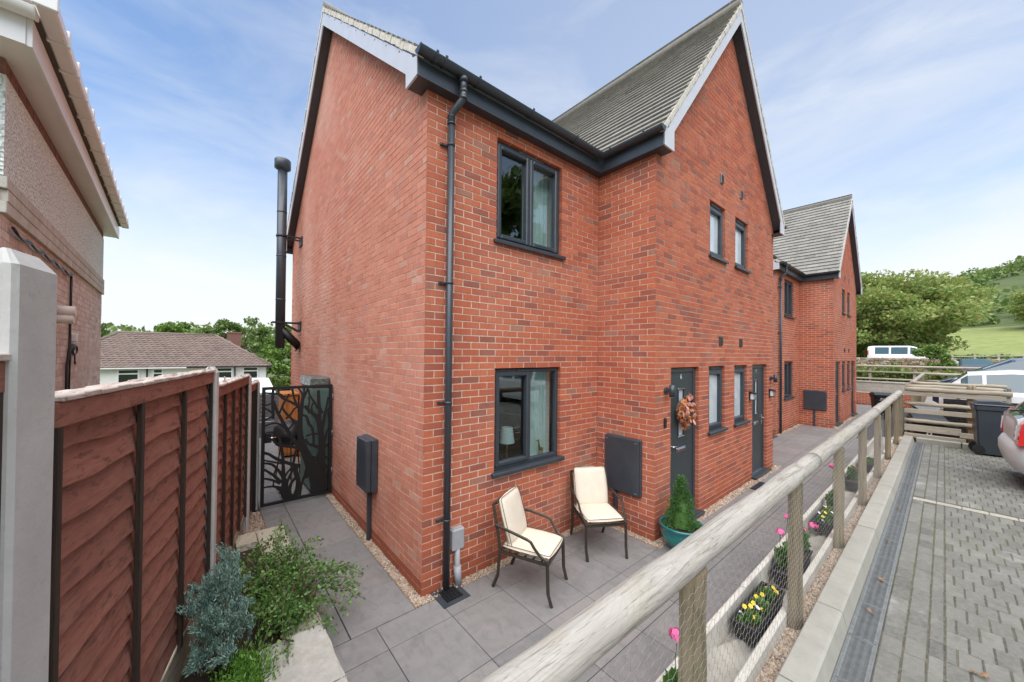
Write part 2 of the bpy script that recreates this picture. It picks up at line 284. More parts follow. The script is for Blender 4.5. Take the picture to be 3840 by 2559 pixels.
# ------------------------------------------------------------------ mesh building
class MB:
    """collects faces, each with a material slot and a per-piece tone, and links them as ONE mesh object"""
    def __init__(s): s.v = []; s.f = []; s.mi = []; s.tn = []; s.sm = []
    def add(s, vs, fs, mi=0, tone=0.0, smooth=False):
        b = len(s.v); s.v.extend([tuple(p) for p in vs])
        for f in fs: s.f.append(tuple(b+i for i in f)); s.mi.append(mi); s.tn.append(tone); s.sm.append(smooth)
    def box(s, lo, hi, mi=0, tone=0.0, fr=None):
        x0, y0, z0 = lo; x1, y1, z1 = hi
        vs = [(x0,y0,z0),(x1,y0,z0),(x1,y1,z0),(x0,y1,z0),(x0,y0,z1),(x1,y0,z1),(x1,y1,z1),(x0,y1,z1)]
        if fr: vs = [fr @ Vector(p) for p in vs]
        s.add(vs, [(0,3,2,1),(4,5,6,7),(0,1,5,4),(1,2,6,5),(2,3,7,6),(3,0,4,7)], mi, tone)
    def cbox(s, lo, hi, c=.01, mi=0, tone=0.0, fr=None):
        """box with chamfered edges all round"""
        bm = bmesh.new(); bmesh.ops.create_cube(bm, size=1)
        for v in bm.verts: v.co = Vector([lo[i] + (hi[i]-lo[i])*(v.co[i]+.5) for i in range(3)])
        bmesh.ops.bevel(bm, geom=bm.edges[:], offset=c, segments=1, affect='EDGES', clamp_overlap=True)
        s.bm(bm, mi, tone, fr)
    def bm(s, bm, mi=0, tone=0.0, fr=None, smooth=False):
        bm.verts.index_update()
        vs = [(fr @ v.co) if fr else v.co.copy() for v in bm.verts]
        s.add(vs, [[v.index for v in f.verts] for f in bm.faces], mi, tone, smooth); bm.free()
    def prism(s, poly, O, U, V, N, d0, d1, mi=0, tone=0.0, back=True, front=True):
        """2D polygon in frame (O,U,V) extruded along N from d0 to d1 (front at d1)"""
        k = len(poly); O, U, V, N = Vector(O), Vector(U), Vector(V), Vector(N)
        vs = [O+U*a+V*b+N*d1 for a, b in poly] + [O+U*a+V*b+N*d0 for a, b in poly]
        fs = [(i, k+i, k+(i+1) % k, (i+1) % k) for i in range(k)]
        if front: fs.append(tuple(range(k)))
        if back: fs.append(tuple(range(2*k-1, k-1, -1)))
        s.add(vs, fs, mi, tone)
    def tube(s, pts, r, n=8, mi=0, tone=0.0, cap=True, smooth=True, flat=1.0, up=None):
        pts = [Vector(p) for p in pts]; rs = r if isinstance(r, (list, tuple)) else [r]*len(pts)
        b = len(s.v); prev = None
        for i, p in enumerate(pts):
            t = (pts[min(i+1, len(pts)-1)] - pts[max(i-1, 0)]).normalized()
            if prev is None:
                a = Vector(up) if up else (Vector((0,0,1)) if abs(t.z) < .9 else Vector((1,0,0)))
                x = (a - t*a.dot(t)).normalized()
            else: x = (prev - t*prev.dot(t)).normalized()
            prev = x; y = t.cross(x)
            for k in range(n):
                a = 2*math.pi*k/n; s.v.append(tuple(p + (x*math.cos(a) + y*math.sin(a)*flat)*rs[i]))
        for i in range(len(pts)-1):
            for k in range(n):
                s.f.append((b+i*n+k, b+i*n+(k+1) % n, b+(i+1)*n+(k+1) % n, b+(i+1)*n+k)); s.mi.append(mi); s.tn.append(tone); s.sm.append(smooth)
        if cap:
            s.f.append(tuple(b+k for k in range(n-1, -1, -1))); s.f.append(tuple(b+(len(pts)-1)*n+k for k in range(n)))
            s.mi += [mi, mi]; s.tn += [tone, tone]; s.sm += [False, False]
    def bar(s, a, b, w, h, mi=0, tone=0.0, up=(0,0,1)):
        a, b = Vector(a), Vector(b); t = (b-a); L_ = t.length; t.normalize(); u = Vector(up); x = t.cross(u).normalized(); u = x.cross(t)
        fr = Matrix((t, x, u)).transposed().to_4x4(); fr.translation = a
        s.box((0, -w/2, -h/2), (L_, w/2, h/2), mi, tone, fr)
    def lathe(s, prof, c, n=24, mi=0, tone=0.0, smooth=True, sx=1, sy=1):
        b = len(s.v); c = Vector(c)
        for r, z in prof:
            for k in range(n):
                a = 2*math.pi*k/n; s.v.append((c.x+r*math.cos(a)*sx, c.y+r*math.sin(a)*sy, c.z+z))
        for i in range(len(prof)-1):
            for k in range(n):
                s.f.append((b+i*n+k, b+i*n+(k+1) % n, b+(i+1)*n+(k+1) % n, b+(i+1)*n+k)); s.mi.append(mi); s.tn.append(tone); s.sm.append(smooth)
    def build(s, name, mats, parent=None, loc=None):
        if not isinstance(mats, (list, tuple)): mats = [mats]
        me = bpy.data.meshes.new(name); me.from_pydata(s.v, [], s.f)
        for m in mats: me.materials.append(M[m] if isinstance(m, str) else m)
        if s.f:
            me.polygons.foreach_set('material_index', s.mi); me.polygons.foreach_set('use_smooth', s.sm)
            at = me.attributes.new('tone', 'FLOAT', 'FACE'); at.data.foreach_set('value', s.tn)
        me.update()
        return link(name, me, parent, loc)
def link(name, me, parent=None, loc=None, rot=None):
    o = bpy.data.objects.new(name, me); COL.objects.link(o)
    if loc is not None: o.location = loc
    if rot is not None: o.rotation_euler = rot
    if parent is not None: o.parent = parent
    return o
def npmesh(name, V, F, mat, tone=None, parent=None, smooth=False):
    """numpy mesh; F (n,3|4)"""
    me = bpy.data.meshes.new(name); nF, k = F.shape
    me.vertices.add(len(V)); me.vertices.foreach_set('co', np.asarray(V, np.float32).ravel())
    me.loops.add(nF*k); me.loops.foreach_set('vertex_index', F.astype(np.int32).ravel())
    me.polygons.add(nF); me.polygons.foreach_set('loop_start', np.arange(0, nF*k, k, dtype=np.int32))
    try: me.polygons.foreach_set('loop_total', np.full(nF, k, np.int32))
    except Exception: pass
    me.materials.append(M[mat])
    if tone is not None:
        at = me.attributes.new('tone', 'FLOAT', 'FACE'); at.data.foreach_set('value', np.asarray(tone, np.float32))
    if smooth: me.polygons.foreach_set('use_smooth', np.ones(nF, bool))
    me.update(calc_edges=True); me.validate()
    return link(name, me, parent)
def tag(o, label=None, cat=None, group=None, kind=None):
    if label: o['label'] = label
    if cat: o['category'] = cat
    if group: o['group'] = group
    if kind: o['kind'] = kind
    return o
def thing(name, label, cat, loc=(0,0,0), rz=0, group=None):
    o = bpy.data.objects.new(name, None); COL.objects.link(o); o.location = loc; o.rotation_euler = (0,0,rz); o.empty_display_size = .1
    return tag(o, label, cat, group)
def copy_tree(o, parent=None, skip=()):
    c = o.copy(); COL.objects.link(c)
    if parent is not None: c.parent = parent
    for ch in list(KIDS.get(o.name, o.children)):
        copy_tree(ch, c)
    return c
KIDS = {}
def leaves(name, P, size, mat, parent=None, up=.3, aspect=.6, seed=1, tri=False, dirs=None):
    """many small leaf faces at points P (n,3), each folded slightly at random"""
    r = np.random.default_rng(seed); nP = len(P)
    d = r.normal(size=(nP, 3)); d[:, 2] += up
    if dirs is not None: d = d*.6 + dirs
    d /= np.linalg.norm(d, axis=1, keepdims=True)
    a = r.normal(size=(nP, 3)); a -= d*(a*d).sum(1, keepdims=True); a /= np.linalg.norm(a, axis=1, keepdims=True)
    sz = (size*(.6+.8*r.random(nP)))[:, None] if np.isscalar(size) else size[:, None]*(.6+.8*r.random(nP))[:, None]
    w = a*sz*aspect*.5
    V = np.stack([P - d*sz*.5, P + w, P + d*sz*.5, P - w], 1).reshape(-1, 3)
    F = np.arange(nP*4).reshape(-1, 4)
    return npmesh(name, V, F, mat, r.random(nP), parent)
# ------------------------------------------------------------------ brickwork
CO, ST = .075, .225                     # course height and brick length with joint
def clip_poly(poly, a, b, c):
    """keep the side a*u+b*v<=c"""
    out = []
    for i in range(len(poly)):
        p, q = poly[i], poly[(i+1) % len(poly)]; dp, dq = a*p[0]+b*p[1]-c, a*q[0]+b*q[1]-c
        if dp <= 0: out.append(p)
        if (dp < 0) != (dq < 0) and abs(dp-dq) > 1e-9:
            t = dp/(dp-dq); out.append((p[0]+(q[0]-p[0])*t, p[1]+(q[1]-p[1])*t))
    return out
def bricks_of(length, height, openings=(), planes=(), phase=0, jit=.0015, corners=(True, True)):
    """list of (polygon, depth, is_rect, skip_left, skip_right, course)"""
    res = []
    for c in range(int(math.ceil(height/CO))):
        v0, v1 = c*CO+.005, (c+1)*CO-.005
        if c == 0: v0 = -.02
        v1 = min(v1, height)
        if v1-v0 < .01: continue
        off = -ST/2 if (c+phase) % 2 else 0
        k = 0
        while True:
            a, b = k*ST+off+.005, (k+1)*ST+off-.005; k += 1
            if a > length: break
            if b < .02: continue
            a = 0 if a < .02 else a; b = length if b > length-.02 else b
            if b-a < .02: continue
            segs = [(a, b, False, False)]
            for (o0, o1, w0, w1) in openings:
                if v1 > w0+.01 and v0 < w1-.01:
                    ns = []
                    for (p, q, l, r) in segs:
                        if q <= o0+.001 or p >= o1-.001:
                            if 0 <= p-o1+.001 < .055: p, l = o1, True
                            if 0 <= o0-q+.001 < .055: q, r = o0, True
                            ns.append((p, q, l, r)); continue
                        if p < o0-.045: ns.append((p, o0, l, True))
                        if q > o1+.045: ns.append((o1, q, True, r))
                    segs = ns
            for (p, q, l, r) in segs:
                if q-p < .015: continue
                edge = l or r or any((abs(v1-w0) < .02 or abs(v0-w1) < .02) and q > o0 and p < o1 for (o0, o1, w0, w1) in openings)
                poly = [(p, v0), (q, v0), (q, v1), (p, v1)]
                rect = True
                for pl in planes:
                    if any(pl[0]*x+pl[1]*y > pl[2] for x, y in poly): poly = clip_poly(poly, *pl); rect = False
                if len(poly) >= 3: res.append((poly, .10 if edge else .016, rect, p == 0 and corners[0], q == length and corners[1], c))
    return res
BRICK_MESH = {}
def brick_mesh(w, h, d, sl, sr, mat):
    k = (round(w, 3), round(h, 3), d, sl, sr, mat)
    if k not in BRICK_MESH:
        x = .0015
        V = [(x,x,0),(w-x,x,0),(w-x,h-x,0),(x,h-x,0),(0,0,-x*1.5),(w,0,-x*1.5),(w,h,-x*1.5),(0,h,-x*1.5),(0,0,-d),(w,0,-d),(w,h,-d),(0,h,-d)]
        if sl: V[0] = (0,x,0); V[3] = (0,h-x,0); V[4] = (0,0,-x*1.5)
        if sr: V[1] = (w,x,0); V[2] = (w,h-x,0)
        F = [(0,1,2,3)]
        for i in range(4):
            if (i == 3 and sl) or (i == 1 and sr): continue
            j = (i+1) % 4; F += [(i+4, j+4, j, i), (i+8, j+8, j+4, i+4)]
        me = bpy.data.meshes.new('brick'); me.from_pydata(V, [], F); me.materials.append(M[mat]); me.update(); BRICK_MESH[k] = me
    return BRICK_MESH[k]
def wall_frame(O, U, N): 
    U, N = Vector(U), Vector(N); V = Vector((0,0,1)); m = Matrix((U, V, N)).transposed().to_4x4(); m.translation = Vector(O); return m
def lay_bricks(root, walls, mats, offset=(0,0,0), n_single=300, name='brick'):
    """walls: list of (O,U,N,bricks). The 300 that show largest become parts, the rest one stuff part"""
    cand = []; rest = MB(); mi = {m: i for i, m in enumerate(mats)}
    for O, U, N, br, mfun in walls:
        fr = wall_frame(O, U, N)
        for b in br:
            poly, d, rect, sl, sr, c = b; mat = mfun(c, poly)
            cu = sum(p[0] for p in poly)/len(poly); cv = sum(p[1] for p in poly)/len(poly)
            P = fr @ Vector((cu, cv, 0)) + Vector(offset); w = P-CAM; dist = w.length; facing = -(w/dist).dot(Vector(N))
            ok = rect and facing > .05 and (_f.dot(w)/dist) > .55
            area = (poly[2][0]-poly[0][0])*(poly[2][1]-poly[0][1])*facing/dist**2 if ok else -1
            cand.append((area, fr, poly, d, sl, sr, mat, rect))
    cand.sort(key=lambda t: -t[0])
    for i, (area, fr, poly, d, sl, sr, mat, rect) in enumerate(cand):
        if i < n_single and area > 0:
            me = brick_mesh(poly[1][0]-poly[0][0], poly[2][1]-poly[0][1], d, sl, sr, mat)
            o = link(name, me, root); o.matrix_local = fr @ Matrix.Translation((poly[0][0], poly[0][1], random.uniform(-.0015, .0015)))
        else:
            t = random.random(); z = random.uniform(-.0015, .0015); k = len(poly)
            V = [fr @ Vector((x, y, z)) for x, y in poly] + [fr @ Vector((x, y, -d)) for x, y in poly]
            F = [tuple(range(k))]
            for e in range(k):
                if rect and ((e == 3 and sl) or (e == 1 and sr)): continue
                F.append((e+k, (e+1) % k+k, (e+1) % k, e))
            rest.add(V, F, mi[mat], t)
    return tag(rest.build('brickwork', mats, root), kind='stuff')
def mortar_panel(mb, O, U, N, length, height, openings, planes, rec=.004, mi=0, reveal=.13):
    fr = wall_frame(O, U, N)
    us = sorted({0, length} | {o[0]-.006 for o in openings} | {o[1]+.006 for o in openings})
    for a, b in zip(us, us[1:]):
        m = (a+b)/2; holes = sorted((o[2]-.006, o[3]+.006) for o in openings if o[0]-.006 <= m <= o[1]+.006)
        z = -.02
        for h0, h1 in holes + [(height, height)]:
            if h0 > z:
                poly = [(a, z), (b, z), (b, h0), (a, h0)]
                for pl in planes: poly = clip_poly(poly, *pl)
                if len(poly) >= 3: mb.add([fr @ Vector((x, y, -rec)) for x, y in poly], [tuple(range(len(poly)))], mi)
            z = h1
    for (o0, o1, w0, w1) in openings:
        a, b, c, d = o0-.006, o1+.006, w0-.006, w1+.006
        for p, q in (((a, c), (a, d)), ((a, d), (b, d)), ((b, d), (b, c)), ((b, c), (a, c))):
            mb.add([fr @ Vector((p[0], p[1], -rec)), fr @ Vector((q[0], q[1], -rec)), fr @ Vector((q[0], q[1], -reveal)), fr @ Vector((p[0], p[1], -reveal))], [(0, 1, 2, 3)], mi)

# ------------------------------------------------------------------ windows and doors
def window(parent, O, U, N, o, kind, glass='glass_clear', label=None, opened=False):
    """o=(u0,u1,v0,v1) opening. Frame in the reveal, sash, panes, trickle vent, sill"""
    fr = wall_frame(O, U, N); u0, u1, v0, v1 = o; w, h = u1-u0, v1-v0
    root = bpy.data.objects.new('window', None); COL.objects.link(root); root.parent = parent
    if label: root['label'] = label
    f = MB(); D0, D1 = -.115, -.045; g = .003
    def member(a, b, c, d, z0=D0, z1=D1, ch=.006): f.cbox((a, c, z0), (b, d, z1), ch, 0, 0, fr)
    t = .052
    member(u0+g, u0+t, v0+g, v1-g); member(u1-t, u1-g, v0+g, v1-g); member(u0+t, u1-t, v1-t, v1-g); member(u0+t, u1-t, v0+g, v0+t)
    panes = []
    def sash(a, b, c, d, proud):
        s = .058; z0, z1 = D0+.01, D1+proud
        for q in ((a, a+s, c, d), (b-s, b, c, d), (a+s, b-s, d-s, d), (a+s, b-s, c, c+s)): member(*q, z0, z1, .012)
        panes.append((a+s-.004, b-s+.004, c+s-.004, d-s+.004))
    if kind == 'two':          # two casements side by side
        m = (u0+u1)/2; member(m-.03, m+.03, v0+t, v1-t)
        sash(u0+t-.012, m-.004, v0+t-.012, v1-t+.012, .018); sash(m+.004, u1-t+.012, v0+t-.012, v1-t+.012, .018)
    elif kind == 'onefix':     # a casement beside a fixed pane
        m = u0+w*.52; member(m-.03, m+.03, v0+t, v1-t); sash(u0+t-.012, m+.006, v0+t-.012, v1-t+.012, .018); panes.append((m+.028, u1-t+.002, v0+t-.002, v1-t+.002))
    else:                      # narrow window
        member(u0+t, u1-t, v1-t-.035, v1-t); sash(u0+t-.012, u1-t+.012, v0+t-.012, v1-t-.03, .018)
    f.build('frame', 'anthracite', root)
    for a, b, c, d in panes:
        p = MB(); p.box((a, c, -.092), (b, d, -.086), 0, 0, fr); p.build('pane', glass, root)
    v = MB(); cu = (u0+u1)/2 + (.02 if kind != 'thin' else 0); vw = min(.42, w*.55)
    v.cbox((cu-vw/2, v1-.042, -.046), (cu+vw/2, v1-.016, -.030), .004, 0, 0, fr); v.build('trickle_vent', 'anthracite', root)
    s = MB(); s.cbox((u0-.045, v0-.032, -.11), (u1+.045, v0+.002, .045), .006, 0, 0, fr); s.cbox((u0-.045, v0-.045, .030), (u1+.045, v0-.005, .048), .004, 0, 0, fr); s.build('sill', 'anthracite', root)
    return root
def text_mesh(txt, size, depth=.0015):
    cu = bpy.data.curves.new('text', 'FONT'); cu.body = txt; cu.size = size; cu.extrude = depth; cu.align_x = 'CENTER'; cu.align_y = 'CENTER'; cu.resolution_u = 4
    o = bpy.data.objects.new('tmp', cu); COL.objects.link(o); dg = bpy.context.evaluated_depsgraph_get(); me = bpy.data.meshes.new_from_object(o.evaluated_get(dg)); bpy.data.objects.remove(o)
    return me
def text_part(name, txt, size, fr, mat, parent):
    me = text_mesh(txt, size); me.materials.clear(); me.materials.append(M[mat]); o = link(name, me, parent); o.matrix_local = fr; return o
def door(parent, O, U, N, o, number, hinge_right, label=None):
    fr = wall_frame(O, U, N); u0, u1, v0, v1 = o
    root = bpy.data.objects.new('door', None); COL.objects.link(root); root.parent = parent
    if label: root['label'] = label
    f = MB(); t = .062; g = .003; D0, D1 = -.12, -.05
    for q in ((u0+g, u0+t, v0, v1-g), (u1-t, u1-g, v0, v1-g), (u0+t, u1-t, v1-.075, v1-g)): f.cbox((q[0], q[2], D0), (q[1], q[3], D1), .008, 0, 0, fr)
    f.build('frame', 'anthracite', root)
    a, b, c, d = u0+t+.003, u1-t-.003, v0+.035, v1-.078
    gx0, gx1, gz0, gz1 = (a+b)/2-.085, (a+b)/2+.085, v0+1.19, v0+1.87
    lf = MB(); zf = -.068
    for q in ((a, gx0, c, d), (gx1, b, c, d), (gx0, gx1, c, gz0), (gx0, gx1, gz1, d)): lf.box((q[0], q[2], -.11), (q[1], q[3], zf), 0, 0, fr)
    for zz in (v0+1.97, v0+.78, v0+.62): 
        if zz > v0+1.9: lf.box((a+.06, zz, zf), (b-.06, zz+.006, zf+.003), 0, 0, fr)
    lf.build('leaf', 'anthracite_door', root)
    gl = MB(); gl.box((gx0, gz0, -.092), (gx1, gz1, -.084), 0, 0, fr); gl.build('pane', 'glass_obscure_sky', root)
    tr = MB(); 
    for q in ((gx0-.018, gx0, gz0-.018, gz1+.018), (gx1, gx1+.018, gz0-.018, gz1+.018)): tr.cbox((q[0], q[2], zf), (q[1], q[3], zf+.012), .004, 0, 0, fr)
    for q in ((gx0-.018, gx1+.018, gz1, gz1+.020), (gx0-.018, gx1+.018, gz0-.020, gz0)): tr.cbox((q[0], q[2], zf), (q[1], q[3], zf+.014), .004, 1, 0, fr)
    tr.build('glazing_trim', ['anthracite', 'chrome'], root)
    hu = b-.055 if not hinge_right else a+.055
    if hinge_right: hu = a+.06
    hd = MB(); hd.cbox((hu-.02, v0+.93, zf), (hu+.02, v0+1.13, zf+.008), .004, 0, 0, fr)
    dr = 1 if hinge_right else -1
    hd.tube([fr @ Vector(p) for p in ((hu, v0+1.08, zf), (hu, v0+1.08, zf+.05), (hu+dr*.02, v0+1.08, zf+.058), (hu+dr*.13, v0+1.085, zf+.055))], .010, 8); hd.tube([fr @ Vector((hu, v0+.985, zf)), fr @ Vector((hu, v0+.985, zf+.014))], .011, 8); hd.build('handle', 'chrome', root)
    lp = MB(); cu = (a+b)/2; lp.cbox((cu-.14, v0+.955, zf), (cu+.14, v0+1.025, zf+.010), .005, 0, 0, fr); lp.cbox((cu-.115, v0+.968, zf+.010), (cu+.115, v0+1.010, zf+.018), .004, 0, 0, fr); lp.build('letter_plate', 'chrome', root)
    th = MB(); th.cbox((u0-.04, v0-.035, -.11), (u1+.04, v0+.008, .085), .006, 0, 0, fr); th.box((u0+t, v0+.008, -.10), (u1-t, v0+.033, -.045), 1, 0, fr); th.build('threshold', ['anthracite', 'chrome'], root)
    if number:
        fm = fr @ Matrix.Translation((cu, v0+2.055, zf+.0015)); text_part('house_number', number, .105, fm, 'lens_clear', root)
        sp = MB(); sp.tube([fr @ Vector((cu, v0+1.52, zf)), fr @ Vector((cu, v0+1.52, zf+.006))], .009, 8); sp.build('spyhole', 'chrome', root)
    return root

# ------------------------------------------------------------------ roof pieces
TILE_ME = None
def tile_mesh():
    global TILE_ME
    if TILE_ME is None:
        w, l, t = .296, .235, .036     # wedge: butt end proud
        V = [(0,0,.016),(w,0,.016),(w,l,.002),(0,l,.002),(0,0,.016+t),(w,0,.016+t),(w,l,.002+.010),(0,l,.002+.010),(.006,-.0,.016+t),]
        V = V[:8]; F = [(0,3,2,1),(4,5,6,7),(0,1,5,4),(1,2,6,5),(3,0,4,7)]
        me = bpy.data.meshes.new('roof_tile'); me.from_pydata(V, [], F); me.materials.append(M['roof_tile']); me.update(); TILE_ME = me
    return TILE_ME
GA, TW = .1795, .30
def tile_slope(roof, O, U, V, N, n_rows, spans, single, skip=None):
    """spans(row)->(u_start,u_end) along the eave; single: tiles as objects, else one joined part"""
    fr = Matrix((Vector(U), Vector(V), Vector(N))).transposed().to_4x4(); fr.translation = Vector(O)
    j = MB(); tv = [v.co.copy() for v in tile_mesh().vertices]; tf = [tuple(p.vertices) for p in tile_mesh().polygons]; cnt = 0
    for r_ in range(n_rows):
        a, b = spans(r_); off = (r_ % 2)*TW/2
        k0 = math.floor((a-off)/TW); u = k0*TW+off
        while u < b-.01:
            x0, x1 = max(u, a), min(u+TW, b)
            if x1-x0 > .04:
                m = fr @ Matrix.Translation((x0+.002, r_*GA, random.uniform(0, .003))) @ Matrix.Rotation(random.uniform(-.006, .006), 4, 'Z') @ Matrix.Diagonal(((x1-x0-.004)/.296, 1, 1, 1))
                if single and cnt < 300: o = link('roof_tile', tile_mesh(), roof); o.matrix_local = m; cnt += 1
                else: j.add([m @ p for p in tv], tf, 0, random.random())
            u += TW
    if j.f: tag(j.build('tile_courses', 'roof_tile', roof), kind='stuff')
def gutter(mb, a, b, out, r=.056, cap0=True, cap1=True):
    """half-round gutter from a to b; out = outward direction"""
    a, b, out = Vector(a), Vector(b), Vector(out); t = (b-a).normalized(); n = 10
    for rr, flip in ((r, False), (r-.004, True)):
        base = len(mb.v); vs = []; fs = []
        for p in (a, b):
            for k in range(n+1):
                an = math.pi*k/n; vs.append(p + out*(math.cos(an)*rr) + Vector((0,0,-math.sin(an)*rr*1.05)))
        for k in range(n):
            q = (k, k+1, n+1+k+1, n+1+k); fs.append(q if not flip else q[::-1])
        mb.add(vs, fs, 0, 0, True)
    for p, c in ((a, cap0), (b, cap1)):
        if c:
            vs = [p + out*(math.cos(math.pi*k/n)*r*1.05) + Vector((0,0,-math.sin(math.pi*k/n)*r*1.1)) for k in range(n+1)]
            mb.prism([(math.cos(math.pi*k/n)*r*1.08, -math.sin(math.pi*k/n)*r*1.12) for k in range(n+1)], p, out, (0,0,1), t, -.006, .006)
def gutter_bracket(mb, p, t, out, r=.059):
    p, t, out = Vector(p), Vector(t), Vector(out); n = 10
    ring = [(math.cos(math.pi*k/n)*r, -math.sin(math.pi*k/n)*r*1.05) for k in range(n+1)] + [(math.cos(math.pi*k/n)*(r+.007), -math.sin(math.pi*k/n)*(r+.007)*1.05) for k in range(n, -1, -1)]
    for k in range(n):
        q = [ring[k], ring[k+1], ring[2*n+1-k-1], ring[2*n+1-k]]
        mb.prism(q, p, out, (0,0,1), t, -.012, .012)
    mb.prism([(r-.002, .0), (r+.01, .0), (r+.01, .014), (r-.002, .014)], p, out, (0,0,1), t, -.012, .012)

# ------------------------------------------------------------------ one house of the pair
XB0, XB1, YB = 2.85, 7.97, -.9          # bay
WL, DP = 10.82, 7.4                      # frontage and depth
EZ = 5.08; TZ = 5.30; AZ = 8.56
MS = (AZ-TZ)/(3.70+.17); BS = (AZ-TZ)/((XB0+XB1)/2-2.68); BCX = (XB0+XB1)/2
V_G = .17; V_B = YB-.17
OP_REC = [(.9, 2.025, 1.05, 2.25), (.9, 2.025, 3.75, 4.95)]
OP_BAY = [(.43, 1.33, .055, 2.25), (1.70, 2.36, 1.2, 2.25), (2.81, 3.47, 1.2, 2.25), (3.77, 4.68, .055, 2.25), (1.71, 2.36, 4.05, 4.95), (2.83, 3.49, 4.05, 4.95)]
def plinth(c, poly): return 'brick_plinth' if c < 2 else 'brick_red'
def plinth_gable(c, poly): return 'brick_plinth' if c < 2 else 'brick_gable_bright'
house = thing('brick_house', 'near red brick house with a steep front gable and the two grey doors 6 and 7', 'house')
gp_gable = [(MS, 1, TZ+MS*(DP+.17)-.20), (-MS, 1, TZ+MS*.17-.20)]   # u runs from the back corner (0) to the front corner (DP)
# u = DP - y : front slope z<=TZ+MS*(y+.17)-.2 -> z + MS*u <= TZ+MS*(DP+.17)-.2 ; back slope z<=TZ+MS*(7.57-y)-.2 -> z - MS*u <= TZ+MS*.17-.2
xl, xr = 2.68, 2*BCX-2.68
gp_bay = [(-BS, 1, TZ+BS*(XB0-xl)-.26), (BS, 1, TZ+BS*(xr-XB0)-.26)]
G = ((0, DP, 0), (0, -1, 0), (-1, 0, 0)); Rf = ((0, 0, 0), (1, 0, 0), (0, -1, 0)); Sd = ((XB0, 0, 0), (0, -1, 0), (-1, 0, 0)); Bf = ((XB0, YB, 0), (1, 0, 0), (0, -1, 0))
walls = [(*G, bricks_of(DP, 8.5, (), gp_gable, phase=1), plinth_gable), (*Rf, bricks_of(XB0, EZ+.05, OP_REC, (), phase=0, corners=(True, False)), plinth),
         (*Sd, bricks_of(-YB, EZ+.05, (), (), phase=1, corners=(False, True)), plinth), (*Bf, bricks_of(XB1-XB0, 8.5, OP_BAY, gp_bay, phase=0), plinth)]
lay_bricks(house, walls, ['brick_red', 'brick_plinth', 'brick_gable_bright'])
core = MB()
mortar_panel(core, *G, DP, 8.5, [], gp_gable); mortar_panel(core, *Rf, XB0, EZ+.1, OP_REC, []); mortar_panel(core, *Sd, -YB, EZ+.1, [], []); mortar_panel(core, *Bf, XB1-XB0, 8.5, OP_BAY, gp_bay)
# walls out of sight: right of the bay, right gable, rear
cz = EZ+.1
core.box((XB1-.2, YB+.11, 0), (XB1-.001, 0, cz), 1); core.box((XB1-.1, 0.001, 0), (WL-.001, .2, cz), 1); core.box((.001, DP-.2, 0), (WL-.2, DP-.001, cz), 1)
core.prism([(0.2, 0), (DP-.0, 0), (DP-.0, 5.2), (3.7, AZ-.25), (0.2, 5.2)], (WL-.2, 0, 0), (0,1,0), (0,0,1), (1,0,0), 0, .199, 1)
core.build('wall', ['mortar', 'brick_red'], house)
# rooms seen through the clear windows
def room(x0, x1, z0, z1, dep=2.6):
    m = MB(); y0 = .125
    m.add([(x0,y0,z0),(x1,y0,z0),(x1,dep,z0),(x0,dep,z0),(x0,y0,z1),(x1,y0,z1),(x1,dep,z1),(x0,dep,z1)], [(0,1,2,3),(7,6,5,4),(2,6,7,3),(1,5,6,2),(0,3,7,4)])
    m.build('room', 'room_dark', house)
room(.3, 2.7, .25, 2.5); room(.3, 2.7, 2.9, 5.05)
def backing(o):
    m = MB(); m.box((XB0+o[0]-.02, YB+.22, o[2]-.02), (XB0+o[1]+.02, YB+.25, o[3]+.02)); m.build('blind', 'blind', house)
w1 = window(house, *Rf, OP_REC[0], 'onefix'); w2 = window(house, *Rf, OP_REC[1], 'two')
for i in (1, 2, 4, 5): window(house, *Bf, OP_BAY[i], 'thin', 'glass_obscure_sky')
door(house, *Bf, OP_BAY[0], '6', True, 'front door numbered 6, the one behind the small conifer'); door(house, *Bf, OP_BAY[3], '7', False, 'front door numbered 7, beside the black lantern')
def curtain(x0, x1, z0, z1, y=.20, amp=.022, nf=7):
    m = MB(); n = nf*8; vs = []; fs = []
    for i in range(n+1):
        x = x0+(x1-x0)*i/n; yy = y+amp*math.sin(i/8*2*math.pi)+.008*math.sin(i*.7)
        vs += [(x, yy, z0), (x, yy, z1)]
    for i in range(n): fs.append((2*i, 2*i+2, 2*i+3, 2*i+1))
    m.add(vs, fs, 0, 0, True); m.build('curtain', 'curtain', house)
curtain(1.60, 2.06, .98, 2.35, .24); curtain(1.52, 2.08, 3.65, 5.0, .24)
# vents in the bay front
for x, z in ((5.03, 5.42), (5.95, 5.42), (5.01, 2.67), (5.95, 2.67)):
    m = MB(); fr = wall_frame(*Bf); u = x-XB0
    m.cbox((u-.055, z-.075, -.01), (u+.055, z+.075, .022), .006, 0, 0, fr)
    for k in range(5): m.box((u-.042, z-.058+k*.026, .022), (u+.042, z-.046+k*.026, .028), 1, 0, fr)
    m.build('vent', ['galv' if z > 5 else 'anthracite', 'black_plastic'], house)
# air brick
m = MB(); fr = wall_frame(*Rf); m.box((.405, .155, -.004), (.62, .22, .002), 0, 0, fr)
for i in range(14):
    for k in range(3): m.box((.415+i*.0145, .163+k*.018, .002), (.423+i*.0145, .174+k*.018, .0055), 0, .3, fr)
m.build('air_brick', 'brick_plinth', house)
